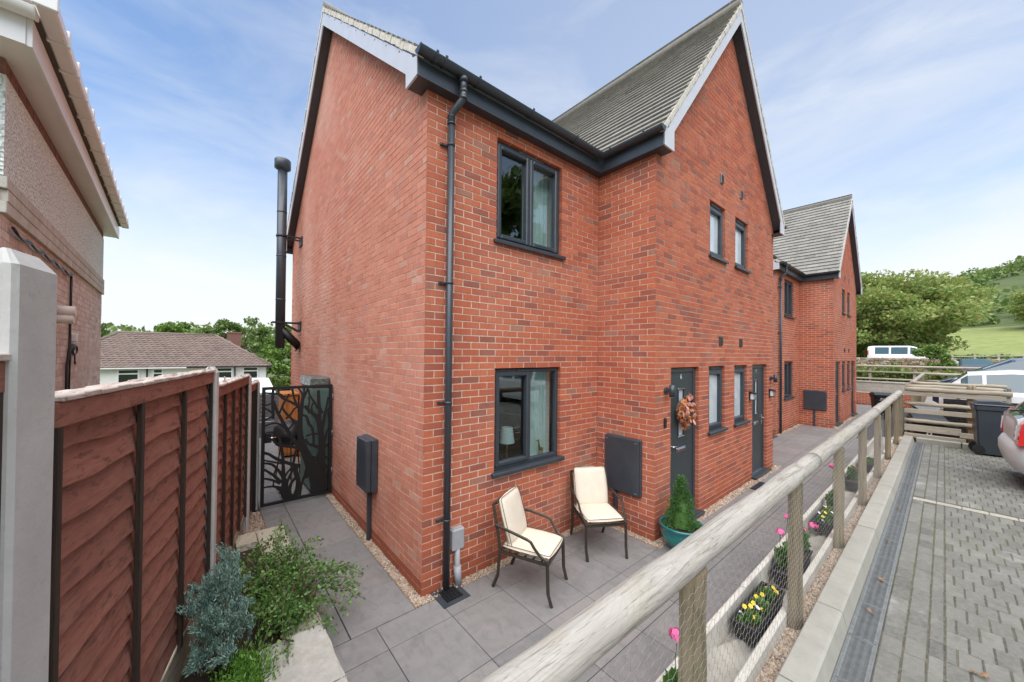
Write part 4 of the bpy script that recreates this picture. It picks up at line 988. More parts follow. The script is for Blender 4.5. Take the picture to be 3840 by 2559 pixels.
# black trough boxes with plants
def flower_box(x, l, label):
    r = thing('flower_box', label, 'flower box', (x, -2.478, .585), 0, 'black flower boxes in the trough'); w0, w1, h = .058, .070, .115
    m = MB(); L_ = l/2
    o0 = [(-L_+.02, -w0), (L_-.02, -w0), (L_-.02, w0), (-L_+.02, w0)]; o1 = [(-L_, -w1), (L_, -w1), (L_, w1), (-L_, w1)]; i1 = [(-L_+.007, -w1+.007), (L_-.007, -w1+.007), (L_-.007, w1-.007), (-L_+.007, w1-.007)]
    V = [(*p, 0) for p in o0]+[(*p, h) for p in o1]+[(*p, h) for p in i1]+[(p[0]*.98, p[1]*.96, h-.03) for p in i1]
    m.add(V, [(3,2,1,0)]+[(i, (i+1) % 4, (i+1) % 4+4, i+4) for i in range(4)]+[(i+4, (i+1) % 4+4, (i+1) % 4+8, i+8) for i in range(4)]+[(i+8, (i+1) % 4+8, (i+1) % 4+12, i+12) for i in range(4)])
    for s in (-1, 1): m.cbox((-L_-.006, s*w1-.006, h-.016), (L_+.006, s*w1+.006, h+.004), .003); m.cbox((s*L_-.006, -w1, h-.0155), (s*L_+.006, w1, h+.0035), .003)
    m.build('box', 'black_plastic', r); s = MB(); s.box((-L_+.012, -w1+.012, .03), (L_-.012, w1-.012, h-.022)); s.build('soil', 'soil', r); return r
def blob(n, c, rad, seed): r_ = np.random.default_rng(seed); p = r_.normal(size=(n, 3)); p /= np.linalg.norm(p, axis=1, keepdims=True); return p*np.array(rad)*(r_.random((n, 1))**.45)+np.array(c)
def flower(mb, c, r, mi=0, n=5, up=(0,0,1)):
    up = Vector(up).normalized(); x = up.orthogonal().normalized(); y = up.cross(x); c = Vector(c); a0 = random.random()*6
    for k in range(n):
        a = a0+2*math.pi*k/n; d = x*math.cos(a)+y*math.sin(a); s = up.cross(d)
        mb.add([c, c+d*r*.6+s*r*.55+up*r*.06, c+d*r*1.0, c+d*r*.6-s*r*.55+up*r*.06], [(0, 1, 2, 3)], mi)
def pansy(x, y, z, seed, label, w=.09, ny=3):
    r = thing('pansy_plant', label, 'plant', (x, y, z), 0, 'pansies in the flower boxes'); rn = random.Random(seed)
    leaves('leaf_clump', blob(240, (0, 0, .04), (w, .06, .055), seed), .030, 'leaf_pansy', r, up=.8, aspect=.8, seed=seed)
    for k in range(ny):
        m = MB(); c = (rn.uniform(-w, w)*.9, rn.uniform(-.05, .05), rn.uniform(.06, .10)); pale = rn.random() < .35
        m.tube([(c[0]*.6, c[1]*.6, .01), c], .0016, 4, 2); flower(m, c, .017, 1 if pale else 0, 5, (rn.uniform(-.7, .1), -.5, .7)); m.build('flower', ['flower_yellow', 'flower_pale', 'leaf_pansy'], r)
    return r
def geranium(x, y, z, bl, seed, label):
    r = thing('geranium_plant', label, 'plant', (x, y, z), 0, 'pink geraniums behind the fence'); rn = random.Random(seed)
    leaves('leaf_clump', blob(170, (0, 0, .09), (.10, .06, .11), seed), .045, 'leaf_pansy', r, up=.9, aspect=.95, seed=seed)
    for (bx, bz, br) in bl:
        m = MB(); c = Vector((bx-x, 0, bz-z)); m.tube([(c.x*.3, 0, .03), (c.x*.8, .01, c.z*.7), c], .0022, 5, 1)
        for k in range(26):
            d = Vector((rn.gauss(0, 1), rn.gauss(0, 1), rn.gauss(0, 1)+.4)).normalized(); flower(m, c+Vector((d.x*1.15, d.y, d.z*.7))*br*rn.uniform(.5, .95), br*rn.uniform(.32, .5), 0, 5, d)
        m.build('flower_head', ['flower_pink', 'leaf_pansy'], r)
boxes = [(1.33, 'nearest black flower box of yellow pansies below the netting'), (2.20, 'black flower box with geraniums behind the second whole fence post'), (3.60, 'black flower box of yellow and pink flowers behind the third whole post'), (5.55, 'black flower box with a pink geranium near the far posts'), (6.85, 'farthest black flower box along the trough'), (-.1, 'black flower box behind the nearest fence post')]
for x, lb in boxes: flower_box(x, .62, lb)
k = 0
for bx, lab in ((1.33, 'yellow pansy clump in the nearest flower box'), (3.60, 'yellow pansy clump in the flower box behind the third whole post'), (6.85, 'pansy clump in the farthest flower box')):
    for dx, wh in (((-.2, 'near end of '), (-.02, 'middle of '), (.16, 'far end of ')) if bx < 6 else ((-.12, 'near end of '), (.12, 'far end of '))): pansy(bx+dx, -2.48, .645, 20+k, lab.replace('the ', wh+'the ', 1) if 'in the' in lab else lab, ny=4); k += 1
geranium(.12, -2.46, .67, [(.14, 1.05, .042), (.19, 1.02, .035)], 61, 'pink geranium standing up beside the nearest fence post')
geranium(2.05, -2.46, .67, [(1.9, 1.02, .036), (2.13, 1.08, .036)], 62, 'geranium with two pink heads left of the second whole post')
geranium(2.5, -2.47, .67, [(2.62, .82, .03), (2.98, .76, .045)], 63, 'low geranium with pink heads beside the third whole post')
geranium(4.0, -2.47, .67, [(4.04, 1.14, .05)], 64, 'geranium with one tall pink head near the middle of the trough')
geranium(5.5, -2.47, .67, [(5.55, .80, .05), (5.9, .74, .06)], 65, 'pink geranium in the flower box near the far posts')

# ------------------------------------------------------------------ garden chairs
def cushion(w, d, h, n=12, seed=0, crown=.35):
    r_ = random.Random(seed); vs = []; fs = []
    def surf(sgn):
        b = len(vs)
        for j in range(n+1):
            for i in range(n+1):
                u, v = -1+2*i/n, -1+2*j/n
                u_, v_ = math.copysign(abs(u)**.75, u), math.copysign(abs(v)**.75, v)
                k = 1-.035*(u_*u_*v_*v_)*2; e = max(0, (1-abs(u_)**9))*max(0, (1-abs(v_)**9))
                z = sgn*h/2*(e**.5)*(.72+crown*.8*(1-u_*u_)*(1-v_*v_)) + r_.uniform(-.002, .002)
                vs.append((u_*w/2*k, v_*d/2*k, z))
        for j in range(n):
            for i in range(n):
                q = (b+j*(n+1)+i, b+j*(n+1)+i+1, b+(j+1)*(n+1)+i+1, b+(j+1)*(n+1)+i); fs.append(q if sgn > 0 else q[::-1])
    surf(1); surf(-1); return vs, fs
def chair(label, loc, rz):
    r = thing('garden_chair', label, 'chair', loc, rz, 'garden chairs on the paving')
    for s in (-1, 1):
        m = MB(); m.tube([(s*.245, .32, 0), (s*.25, .285, .12), (s*.25, .275, .40)], [.018]*3, 4, 0, 0, smooth=False); m.build('leg', 'chair_metal', r)
        m = MB(); m.tube([(s*.225, -.33, 0), (s*.23, -.27, .14), (s*.235, -.245, .40), (s*.235, -.27, .58), (s*.232, -.33, .86)], .018, 4, 0, 0, smooth=False); m.build('leg', 'chair_metal', r)
        m = MB(); m.tube([(s*.245, -.30, .655), (s*.272, -.12, .64), (s*.282, .08, .605), (s*.284, .115, .592), (s*.280, .15, .54), (s*.268, .20, .475), (s*.255, .265, .43), (s*.25, .285, .40)], [.017]*8, 6, 0, 0, smooth=False, flat=.7); m.build('armrest', 'chair_metal', r)
    for a, b in (((-.25, .275, .39), (.25, .275, .39)), ((-.235, -.245, .39), (.235, -.245, .39)), ((-.243, .275, .39), (-.235, -.245, .39)), ((.243, .275, .39), (.235, -.245, .39)), ((-.232, -.33, .85), (.232, -.33, .85))): m = MB(); m.bar(a, b, .026, .022); m.build('frame_bar', 'chair_metal', r)
    for k in range(5): m = MB(); m.bar((-.235, -.16+.09*k, .385), (.235, -.16+.09*k, .385), .02, .008); m.build('slat', 'chair_metal', r)
    vs, fs = cushion(.485, .54, .085, seed=1); m = MB(); m.add(vs, fs, 0, 0, True); seat = m.build('seat_cushion', 'cushion', r, (0, .035, .447))
    for z in (.026, -.022):
        m = MB(); q = [(-.236, -.262), (.236, -.262), (.236, .262), (-.236, .262)]; pts = []
        for i in range(4):
            a, b = q[i], q[(i+1) % 4]; pts += [(a[0]+(b[0]-a[0])*t, a[1]+(b[1]-a[1])*t, z) for t in (.04, .5, .96)]
        m.tube(pts+pts[:1], .0035, 5); m.build('piping', 'piping', seat)
    vs, fs = cushion(.455, .50, .095, seed=2, crown=.5); m = MB(); m.add(vs, fs, 0, 0, True); bk = m.build('back_cushion', 'cushion', r)
    bk.matrix_local = Matrix.Translation((0, -.205, .685)) @ Matrix.Rotation(R(106), 4, 'X')
    for z in (.020, -.024):
        m = MB(); q = [(-.222, -.243), (.222, -.243), (.222, .243), (-.222, .243)]; pts = []
        for i in range(4):
            a, b = q[i], q[(i+1) % 4]; pts += [(a[0]+(b[0]-a[0])*t, a[1]+(b[1]-a[1])*t, z) for t in (.04, .5, .96)]
        m.tube(pts+pts[:1], .0035, 5); m.build('piping', 'piping', bk)
    return r
chair('cream cushioned metal chair turned sideways under the ground floor window', (1.0, -.515, 0), R(-66-90))
chair('cream cushioned metal chair facing out in the corner by the large dark meter box', (2.175, -.495, 0), R(-121-90))

# ------------------------------------------------------------------ pot and conifer
r = thing('plant_pot', 'glazed teal pot standing by the door numbered 6', 'pot', (2.98, -1.19, 0))
m = MB(); m.lathe([(0, .004), (.13, .004), (.145, .012), (.205, .08), (.245, .16), (.256, .22), (.250, .262), (.262, .275), (.268, .292), (.262, .305), (.243, .306), (.232, .296), (.235, .24)], (0, 0, 0), 36); m.build('bowl', 'teal_glaze', r)
m = MB(); m.lathe([(.236, .255), (.15, .262), (0, .265)], (0, 0, 0), 20); m.build('soil', 'soil', r)
r = thing('dwarf_conifer', 'small cone-shaped green conifer growing in the teal pot', 'tree', (2.98, -1.19, .262))
P = []
for k in range(260):
    z = .02+.60*(random.random()**1.25); rad = .185*(1-(z/.66)**1.15)*(1+.16*math.sin(z*41+k)) + .012; a = random.random()*6.283; q = rad*(.80+.2*random.random())
    P.append(blob(30, (math.cos(a)*q, math.sin(a)*q, z), (.046, .046, .046), 900+k))
P = np.concatenate(P); dd = P*np.array([1, 1, .15]); dd /= np.linalg.norm(dd, axis=1, keepdims=True)+1e-6
leaves('foliage', P, .021, 'leaf_conifer', r, up=.5, aspect=.38, seed=5, dirs=dd*1.3)
m = MB(); m.tube([(0, 0, -.02), (.005, 0, .58)], [.014, .004], 6); m.build('trunk', 'bark', r)
m = MB(); m.lathe([(.12, .02), (.11, .12), (.07, .32), (.02, .50), (0, .55)], (0, 0, 0), 14); m.build('inner_shade', 'leaf_conifer', r)
# small succulent behind the chair
r = thing('small_plant', 'small yellowish plant against the wall behind the sideways chair', 'plant', (1.56, -.10, 0))
leaves('leaf_clump', blob(260, (0, 0, .07), (.12, .07, .08), 77), .04, 'leaf_hedge', r, up=1, aspect=.35, seed=77)

# ------------------------------------------------------------------ things fixed to the walls
def meter_box(label, loc, w, h, d, rz, pole_x, lean=.02):
    r = thing('meter_box', label, 'meter box', loc, rz)      # local: x along wall, -y out of the wall
    m = MB(); m.cbox((0, -d*.55, 0), (w, -.001, h), .012); m.build('box', 'anthracite', r)
    m = MB(); m.cbox((.012, -d, .012), (w-.012, -d*.55-.002, h-.008), .010); m.build('door', 'anthracite', r)
    m = MB()
    for x, z in ((.05, .05), (w-.05, .05), (.05, h-.05), (w-.05, h-.05)): m.cbox((x-.02, -d-.003, z-.006), (x+.02, -d+.001, z+.006), .002)
    m.build('hinge', 'galv', r)
    m = MB(); m.cbox((pole_x-.025, -.055, -loc[2]+.0), (pole_x+.025, -.004, .0), .008); m.build('cable_duct', 'anthracite', r); return r
meter_box('large dark grey meter box beside the chair in the corner', (2.85, -.18, .52), .55, .77, .09, R(-90), .16)
meter_box('tall narrow dark meter box on the gable wall near the tree gate', (0, 1.60, .68), .40, .66, .15, R(-90), .17)
meter_box('dark meter box on the bay side of the far house', (14.75, -.12, .56), .62, .68, .07, R(-90), .30)
r = thing('cable_box', 'small pale grey cable box with a pipe beside the drainpipe foot', 'cable box', (.385, 0, 0))
m = MB(); m.cbox((-.075, -.075, .37), (.075, -.003, .59), .012); m.box((-.06, -.060, .59), (.06, -.012, .596)); m.build('box', 'grey_plastic', r)
m = MB(); m.tube([(0, -.045, .38), (.0, -.045, .17), (.01, -.05, 0)], .030, 12); m.tube([(.0, -.047, .20), (.01, -.052, 0)], .040, 12); m.build('pipe', 'grey_plastic', r)
r = thing('drain_gully', 'black drain gully with a slotted grid under the near drainpipe', 'drain', (.245, -.145, 0))
m = MB(); m.box((-.15, -.14, .0015), (.15, .14, .008)); m.build('frame', 'anthracite', r)
m = MB()
for k in range(7): m.box((-.09, -.09+k*.026, .009), (.09, -.078+k*.026, .022))
for k in range(5): m.box((-.085+k*.04, -.09, .0095), (-.075+k*.04, .085, .0215))
m.build('grid', 'black_plastic', r)
r = thing('boot_scraper', 'black ribbed grid lying on the paving by the door numbered 7', 'grid', (6.3, -1.13, 0)); m = MB(); m.box((-.28, -.09, .001), (.28, .09, .006)); m.build('tray', 'black_plastic', r)
for k in range(12): m = MB(); m.box((-.26+k*.045, -.08, .0062), (-.24+k*.045, .08, .02)); m.build('bar', 'anthracite', r)
def spot(x, z, label):
    r = thing('wall_lamp', label, 'lamp', (x, YB, z)); m = MB(); fr = Matrix.Rotation(R(90), 4, 'X')
    m.bm((lambda b: (bmesh.ops.create_cone(b, cap_ends=True, segments=16, radius1=.045, radius2=.045, depth=.03), b)[1])(bmesh.new()), 0, 0, Matrix.Translation((0, -.016, 0)) @ fr); m.cbox((-.015, -.07, -.02), (.015, -.03, .02), .004); m.build('bracket', 'anthracite', r)
    m = MB(); m.tube([(0, -.095, -.08), (0, -.095, .08)], .036, 16); m.build('body', 'anthracite', r); m = MB(); m.tube([(0, -.095, -.084), (0, -.095, -.0805)], .030, 14); m.build('lens', 'lens_clear', r)
spot(3.12, 1.95, 'dark grey up and down wall lamp left of the door numbered 6'); spot(7.76, 1.95, 'dark grey wall lamp right of the door numbered 7, above the lantern')
def lantern(x, z, label):
    r = thing('wall_lantern', label, 'lantern', (x, YB, z)); m = MB()
    m.prism([(0, .06), (-.105, .035), (-.105, .05), (0, .085)], (0, 0, 0), (0,1,0), (0,0,1), (1,0,0), -.06, .06); m.cbox((-.05, -.012, -.075), (.05, -.001, .06), .004); m.box((-.048, -.09, -.085), (.048, -.012, -.072))
    for sx_ in (-.045, .039): 
        for yy in (-.09, -.02): m.box((sx_, yy, -.072), (sx_+.007, yy+.007, .042))
    m.build('case', 'black_plastic', r); m = MB(); m.box((-.036, -.08, -.070), (.036, -.024, .038)); m.build('pane', 'lens_clear', r)
lantern(6.47, 1.66, 'black solar lantern left of the door numbered 7'); lantern(7.72, 1.64, 'black solar lantern right of the door numbered 7')
r = thing('doorbell', 'slim black doorbell left of the door numbered 6', 'doorbell', (3.10, YB, 1.45)); m = MB(); m.cbox((-.026, -.028, 0), (.026, -.001, .135), .010); m.build('body', 'black_plastic', r); m = MB(); m.tube([(0, -.028, .045), (0, -.031, .045)], .013, 14); m.build('button', 'anthracite', r)
# autumn wreath on the door
r = thing('door_wreath', 'autumn wreath of red and orange leaves hanging on the door numbered 6', 'wreath', (3.73, YB-.0, 1.60))
m = MB(); m.tube([(.15*math.cos(a), .045, .15*math.sin(a)) for a in np.linspace(0, 2*math.pi, 25)], .03, 8); m.build('ring', 'twig', r)
def leaf5(mb, c, n, s, a):
    n = Vector(n).normalized(); x = n.orthogonal().normalized(); y = n.cross(x); x, y = x*math.cos(a)+y*math.sin(a), y*math.cos(a)-x*math.sin(a); c = Vector(c)
    pr = [(0, -.1), (.28, .1), (.22, .35), (.5, .55), (.2, .62), (0, 1.0), (-.2, .62), (-.5, .55), (-.22, .35), (-.28, .1)]
    ce = c+y*s*.4+n*s*.10; vs = [ce]+[c+x*s*p+y*s*q for p, q in pr]; mb.add(vs, [(0, i+1, (i+1) % 10+1) for i in range(10)], 0, random.random())
m = MB(); mo = MB(); mp_ = MB()
for k in range(130):
    a = random.random()*6.283; rr = .155+random.gauss(0, .045); c = (rr*math.cos(a), .005-random.random()*.07, rr*math.sin(a)); nn = (random.gauss(0, .5)+math.cos(a)*.5, -1, random.gauss(0, .5)+math.sin(a)*.4)
    leaf5(m, c, nn, random.uniform(.06, .10), random.random()*6.28)
for k in range(16):
    a = 1.2+random.random()*2.4 if k < 11 else random.random()*6; rr = .165+random.gauss(0, .03); c = Vector((rr*math.cos(a), -.06-random.random()*.04, rr*math.sin(a)))
    n_ = Vector((random.gauss(0, .4), -1, random.gauss(0, .4))).normalized(); x_ = n_.orthogonal().normalized(); y_ = n_.cross(x_); s_ = random.uniform(.028, .042)
    mp_.add([c+n_*.006]+[c+x_*s_*math.cos(t)+y_*s_*math.sin(t) for t in np.linspace(0, 2*math.pi, 11)[:-1]], [(0, i+1, (i+1) % 10+1) for i in range(10)], 0, random.random())
tag(m.build('leaves', 'leaf_autumn', r), kind='stuff'); tag(mp_.build('pink_leaves', 'leaf_pink', r), kind='stuff')
# things in the lit room behind the ground floor window
r = thing('table_lamp', 'white shaded table lamp seen through the ground floor window', 'lamp', (1.44, .42, .62)); m = MB(); m.lathe([(.105, .62), (.075, .82)], (0, 0, 0), 20); m.lathe([(.074, .82), (.104, .62)], (0, 0, 0), 20); m.build('lamp_shade', 'lamp_shade', r); m = MB(); m.tube([(0, 0, .40), (0, 0, .66)], .012, 8); m.tube([(0, 0, .385), (0, 0, .40)], .07, 14); m.build('stand', 'brass', r)
r = thing('sideboard', 'low dark sideboard in the room behind the window', 'sideboard', (1.45, .5, .25)); m = MB(); m.cbox((-.75, -.24, 0), (.5, .24, .75), .01); m.build('body', 'twig', r)
r = thing('giraffe_ornament', 'little tan giraffe ornament on the window sill inside', 'ornament', (1.80, .165, 1.05)); m = MB()
m.tube([(0, 0, .10), (.05, 0, .095)], .022, 8); m.tube([(0, 0, .10), (-.02, 0, .22)], [.014, .009], 8); m.tube([(-.02, 0, .22), (-.055, 0, .215)], [.012, .006], 6)
for a, b in ((0, .012), (0, -.012), (.05, .012), (.05, -.012)): m.tube([(a, b, .09), (a, b, 0)], .005, 5)
m.build('body', 'orange_wood', r)
m = MB(); m.box((.9, .13, 1.03), (2.03, .26, 1.05)); m.build('window_board', 'white_paint', house)
# ------------------------------------------------------------------ lap panel fence with concrete posts
Q2 = Vector((-1.69, .86, 0)); FD = Vector((.213, .977, 0)).normalized(); FN = Vector((FD.y, -FD.x, 0))    # along the fence, towards the path
def ffr(s, z=0): m = Matrix((FD, -FN, Vector((0,0,1)))).transposed().to_4x4(); p = Q2+FD*s; m.translation = (p.x, p.y, z); return m   # local y points away from the path
def concrete_post(s, top, label, w=.10, d=.10, lx=0):
    o = thing('concrete_post', label, 'post', (0,0,0), 0, 'concrete fence posts'); fr = ffr(s)
    m = MB(); y0 = -.085; z0 = -.3
    pr = [(0, y0+.012), (.012, y0), (w-.012, y0), (w, y0+.012), (w, y0+.03), (w-.018, y0+.04), (w-.018, y0+.065), (w, y0+.075), (w, y0+d-.012), (w-.012, y0+d), (.012, y0+d), (0, y0+d-.012), (0, y0+.075), (.018, y0+.065), (.018, y0+.04), (0, y0+.03)]
    k = len(pr); V = [(x, y, z0) for x, y in pr]+[(x, y, top-.05) for x, y in pr]+[(w/2+(x-w/2)*.72, y0+d/2+(y-y0-d/2)*.45, top) for x, y in pr]
    F = [(i, (i+1) % k, (i+1) % k+k, i+k) for i in range(k)]+[(i+k, (i+1) % k+k, (i+1) % k+2*k, i+2*k) for i in range(k)]+[tuple(range(2*k, 3*k))]
    m.add([fr @ Vector(v) for v in V], F); p = m.build('shaft', 'concrete_post', o); return o
def lap_panel(s0, s1, z0, z1, label, n_bat=4, wood_='fence_brown', seed=0):
    r = thing('fence_panel', label, 'fence panel', (0,0,0), 0, 'brown lap fence panels'); rr = random.Random(seed); fr = ffr(0); L_ = s1-s0
    nb = int(round((z1-z0-.08)/.142)); ex = (z1-z0-.08)/nb
    for k in range(nb):
        zb = z0+.02+k*ex; h = ex+.045; n = 14; ph = rr.random()*9; V = []
        for i in range(n+1):
            x = s0+L_*i/n; wv = .007*math.sin(i*.8+ph)+.007*math.sin(i*1.9+ph*3)+rr.uniform(-.003, .003); tilt = .0
            V += [(x, -.038, zb+wv), (x, -.004, zb+h), (x, -.024, zb+wv), (x, .006, zb+h)]
        F = []
        for i in range(n):
            a = 4*i; b = a+4; F += [(a, b, b+1, a+1), (a+2, a+3, b+3, b+2), (a, a+2, b+2, b), (a+1, b+1, b+3, a+3)]
        m = MB(); m.add([fr @ Vector(v) for v in V], F, 0, rr.random()); m.build('board', wood_, r)
    for i in range(n_bat):
        x = s0+.02+(L_-.04)*i/(n_bat-1); w = .019
        m = MB(); m.cbox((x-w, -.064, z0), (x+w, -.040, z1-.05), .003, 0, 0, fr); m.build('batten', 'fence_dark', r)
        m = MB(); m.cbox((x-w, .006, z0), (x+w, .03, z1-.05), .003, 0, 0, fr); m.build('batten', 'fence_dark', r)
    m = MB(); m.cbox((s0, -.066, z1-.10), (s1, -.0235, z1-.006), .004, 0, 0, fr); m.build('top_rail', wood_, r)
    m = MB(); n = 16
    for i in range(n):
        a, b = s0+L_*i/n, s0+L_*(i+1)/n; m.cbox((a, -.078+rr.uniform(-.003, .003), z1-.004), (b, .034+rr.uniform(-.003, .003), z1+.018+rr.uniform(-.003, .003)), .004, 0, 0, fr)
    m.build('capping', 'fence_top', r)
    return r
concrete_post(-2.42, 2.74, 'tall thick concrete fence post nearest of all, at the edge of the view', .20, .12)
concrete_post(0.0, 2.285, 'concrete fence post between the long near fence panel and the shorter one behind it')
concrete_post(1.83, 2.12, 'concrete fence post beside the end of the stone edging')
concrete_post(2.62, 1.99, 'farthest concrete fence post, next to the black gate post')
lap_panel(-2.165, -.005, .33, 2.245, 'near reddish brown lap fence panel with flaking white top', 4, seed=1)
lap_panel(.105, 1.825, .22, 2.09, 'middle brown lap fence panel between two thin concrete posts', 5, seed=2)
lap_panel(1.935, 2.615, .12, 1.95, 'short brown lap fence panel beside the gate post', 3, seed=3)
lap_panel(-4.3, -2.40, .62, 2.40, 'dark fence panel cut off by the edge of the view', 4, 'fence_brown', seed=4)
def gboard(s0, s1, z0, z1, label):
    r = thing('gravel_board', label, 'gravel board', (0,0,0), 0, 'gravel boards under the fence panels'); m = MB(); m.cbox((s0, -.035, z0), (s1, .02, z1), .005, 0, 0, ffr(0)); m.build('board', 'cross_wood', r)
gboard(-2.165, -.005, -.05, .325, 'gravel board under the near brown fence panel'); gboard(.105, 1.825, -.1, .215, 'pale gravel board under the middle fence panel'); gboard(1.935, 2.615, -.1, .115, 'short gravel board beside the gate post')

# ------------------------------------------------------------------ stone edging and planting bed
bed = MB(); bed.box((-2.1, -2.2, -.2), (-.93, 2.25, .055)); tag(bed.build('planting_bed', 'soil'), kind='structure')
def stone(x0, y0, x1, y1, z, label, mat='sandstone', rough=.004, rz=0):
    r = thing('edging_stone', label, 'edging stone', (0,0,0), 0, 'stone edging of the planting bed'); bm = bmesh.new(); bmesh.ops.create_cube(bm, size=1)
    for v in bm.verts: v.co = Vector((x0+(x1-x0)*(v.co.x+.5), y0+(y1-y0)*(v.co.y+.5), (z+.05)*(v.co.z+.5)-.05))
    bmesh.ops.bevel(bm, geom=bm.edges[:], offset=.008, segments=1, affect='EDGES'); bmesh.ops.subdivide_edges(bm, edges=bm.edges[:], cuts=4, use_grid_fill=True)
    for v in bm.verts: v.co += Vector((random.gauss(0, 1), random.gauss(0, 1), random.gauss(0, .6)))*rough
    m = MB(); m.bm(bm, 0, random.random()); m.build('block', mat, r)
stone(-1.34, -1.35, -.90, -.66, .185, 'rough pale edging stone cut by the bottom of the view', 'rough_stone', .006); stone(-1.335, -.65, -.905, -.03, .185, 'rough pale edging stone in front of the spreading shrub', 'rough_stone', .006)
stone(-1.16, -.02, -.885, .62, .125, 'smooth edging stone under the front of the spreading shrub'); stone(-1.16, .63, -.88, 1.25, .125, 'smooth edging stone under the middle of the spreading shrub'); stone(-1.16, 1.26, -.875, 1.80, .125, 'smooth edging stone behind the spreading shrub'); stone(-1.16, 1.81, -.87, 2.28, .13, 'farthest smooth edging stone of the long side'); stone(-1.38, 1.98, -1.17, 2.29, .128, 'small edging stone against the fence at the far end')

# ------------------------------------------------------------------ plants in the bed
def sprays(name, base, stems, per, size, mat, parent, spread, seed, aspect=.4, up=.5):
    """leafy sprays along given stems (lists of points)"""
    r_ = np.random.default_rng(seed); P = []; Dv = []
    for pts in stems:
        pts = np.array(pts); seg = np.diff(pts, axis=0); n = per
        t = r_.random(n)**.8*(len(pts)-1); i = np.minimum(t.astype(int), len(pts)-2); f = (t-i)[:, None]
        c = pts[i]*(1-f)+pts[i+1]*f; P.append(c + r_.normal(size=(n, 3))*spread); Dv.append(seg[i]/(np.linalg.norm(seg[i], axis=1, keepdims=True)+1e-6))
    return leaves(name, np.concatenate(P), size, mat, parent, up, aspect, seed, dirs=np.concatenate(Dv))
r = thing('juniper', 'blue green juniper leaning against the near fence panel', 'shrub', (-1.56, .10, .05)); rr = random.Random(3); stems = []; m = MB()
for k in range(46):
    a = rr.random()*6.283; h = rr.uniform(.28, .86); out = rr.uniform(.08, .30)*(1.15-h*.75); b = (rr.uniform(-.05, .05), rr.uniform(-.08, .08), 0)
    tip = (b[0]+math.cos(a)*out*.75-.02, b[1]+math.sin(a)*out*1.15+.05, h); mid = (b[0]+math.cos(a)*out*.55, b[1]+math.sin(a)*out*.7, h*.5); stems.append([mid, ((mid[0]+tip[0])/2, (mid[1]+tip[1])/2, (mid[2]+tip[2])/2+.03), tip]); m.tube([b, mid, tip], [.007, .004, .0015], 4)
    for j in range(3):
        q = (tip[0]+rr.gauss(0, .05), tip[1]+rr.gauss(0, .06), tip[2]+rr.uniform(-.10, .07)); s = (mid[0]*.4+tip[0]*.6, mid[1]*.4+tip[1]*.6, mid[2]*.4+tip[2]*.6); stems.append([s, q])
m.build('stems', 'twig', r); sprays('foliage', None, stems, 150, .025, 'leaf_blue', r, .012, 31, .26, .8)
r = thing('spreading_shrub', 'green small leaved shrub spreading over the stone edging onto the paving', 'shrub', (-1.12, .75, .08)); stems = []; m = MB(); rr = random.Random(9)
def arm(pts): stems.append(pts); m.tube(pts, [.006]+[.0035]*(len(pts)-2)+[.0015], 4)
for k in range(85):
    a = rr.random()*6.283; L_ = rr.uniform(.2, .62); h = rr.uniform(.10, .34); c = (rr.uniform(-.22, .16), rr.uniform(-.55, .40), .02); ex = (c[0]+math.cos(a)*L_*.55, c[1]+math.sin(a)*L_*.95, h*rr.uniform(.6, 1)); arm([c, ((c[0]+ex[0])/2, (c[1]+ex[1])/2, h), ex])
for tip in ((.58, -.62, .20), (.62, -.50, .22), (.52, -.70, .18), (.50, -.38, .24), (.60, -.56, .28), (.42, -.80, .12), (.55, -.72, .14), (.40, -.55, .32), (.46, -.25, .2), (.36, -.1, .2)):
    arm([(.05, -.35, .10), (tip[0]*.5, -.4+tip[1]*.2, tip[2]+.13), (tip[0]*.8, tip[1]*.85, tip[2]+.07), tip])
for tip in ((.12, .70, .45), (.16, .62, .38), (.05, .58, .40), (.22, .5, .30)): arm([(-.02, .2, .10), (tip[0]*.6, tip[1]*.7, tip[2]*.8), tip])
for tip in ((.22, -.86, .10), (.30, -.92, .06), (.12, -.80, .10)): arm([(0, -.45, .12), (tip[0]*.7, -.7, .20), tip])
m.build('stems', 'twig', r); sprays('foliage', None, stems, 74, .031, 'leaf_shrub', r, .028, 41, .72, 1.0)
r = thing('lime_plant', 'bright green feathery plant at the front of the planting bed', 'plant', (-1.44, -.25, .05)); stems = []
for k in range(70):
    a = rr.random()*6.283; L_ = rr.uniform(.08, .24); stems.append([(0, 0, 0), (math.cos(a)*L_*.6, math.sin(a)*L_, .12), (math.cos(a)*L_*.9, math.sin(a)*L_*1.3, rr.uniform(.10, .24))])
sprays('foliage', None, stems, 60, .030, 'leaf_lime', r, .020, 51, .3, .9)

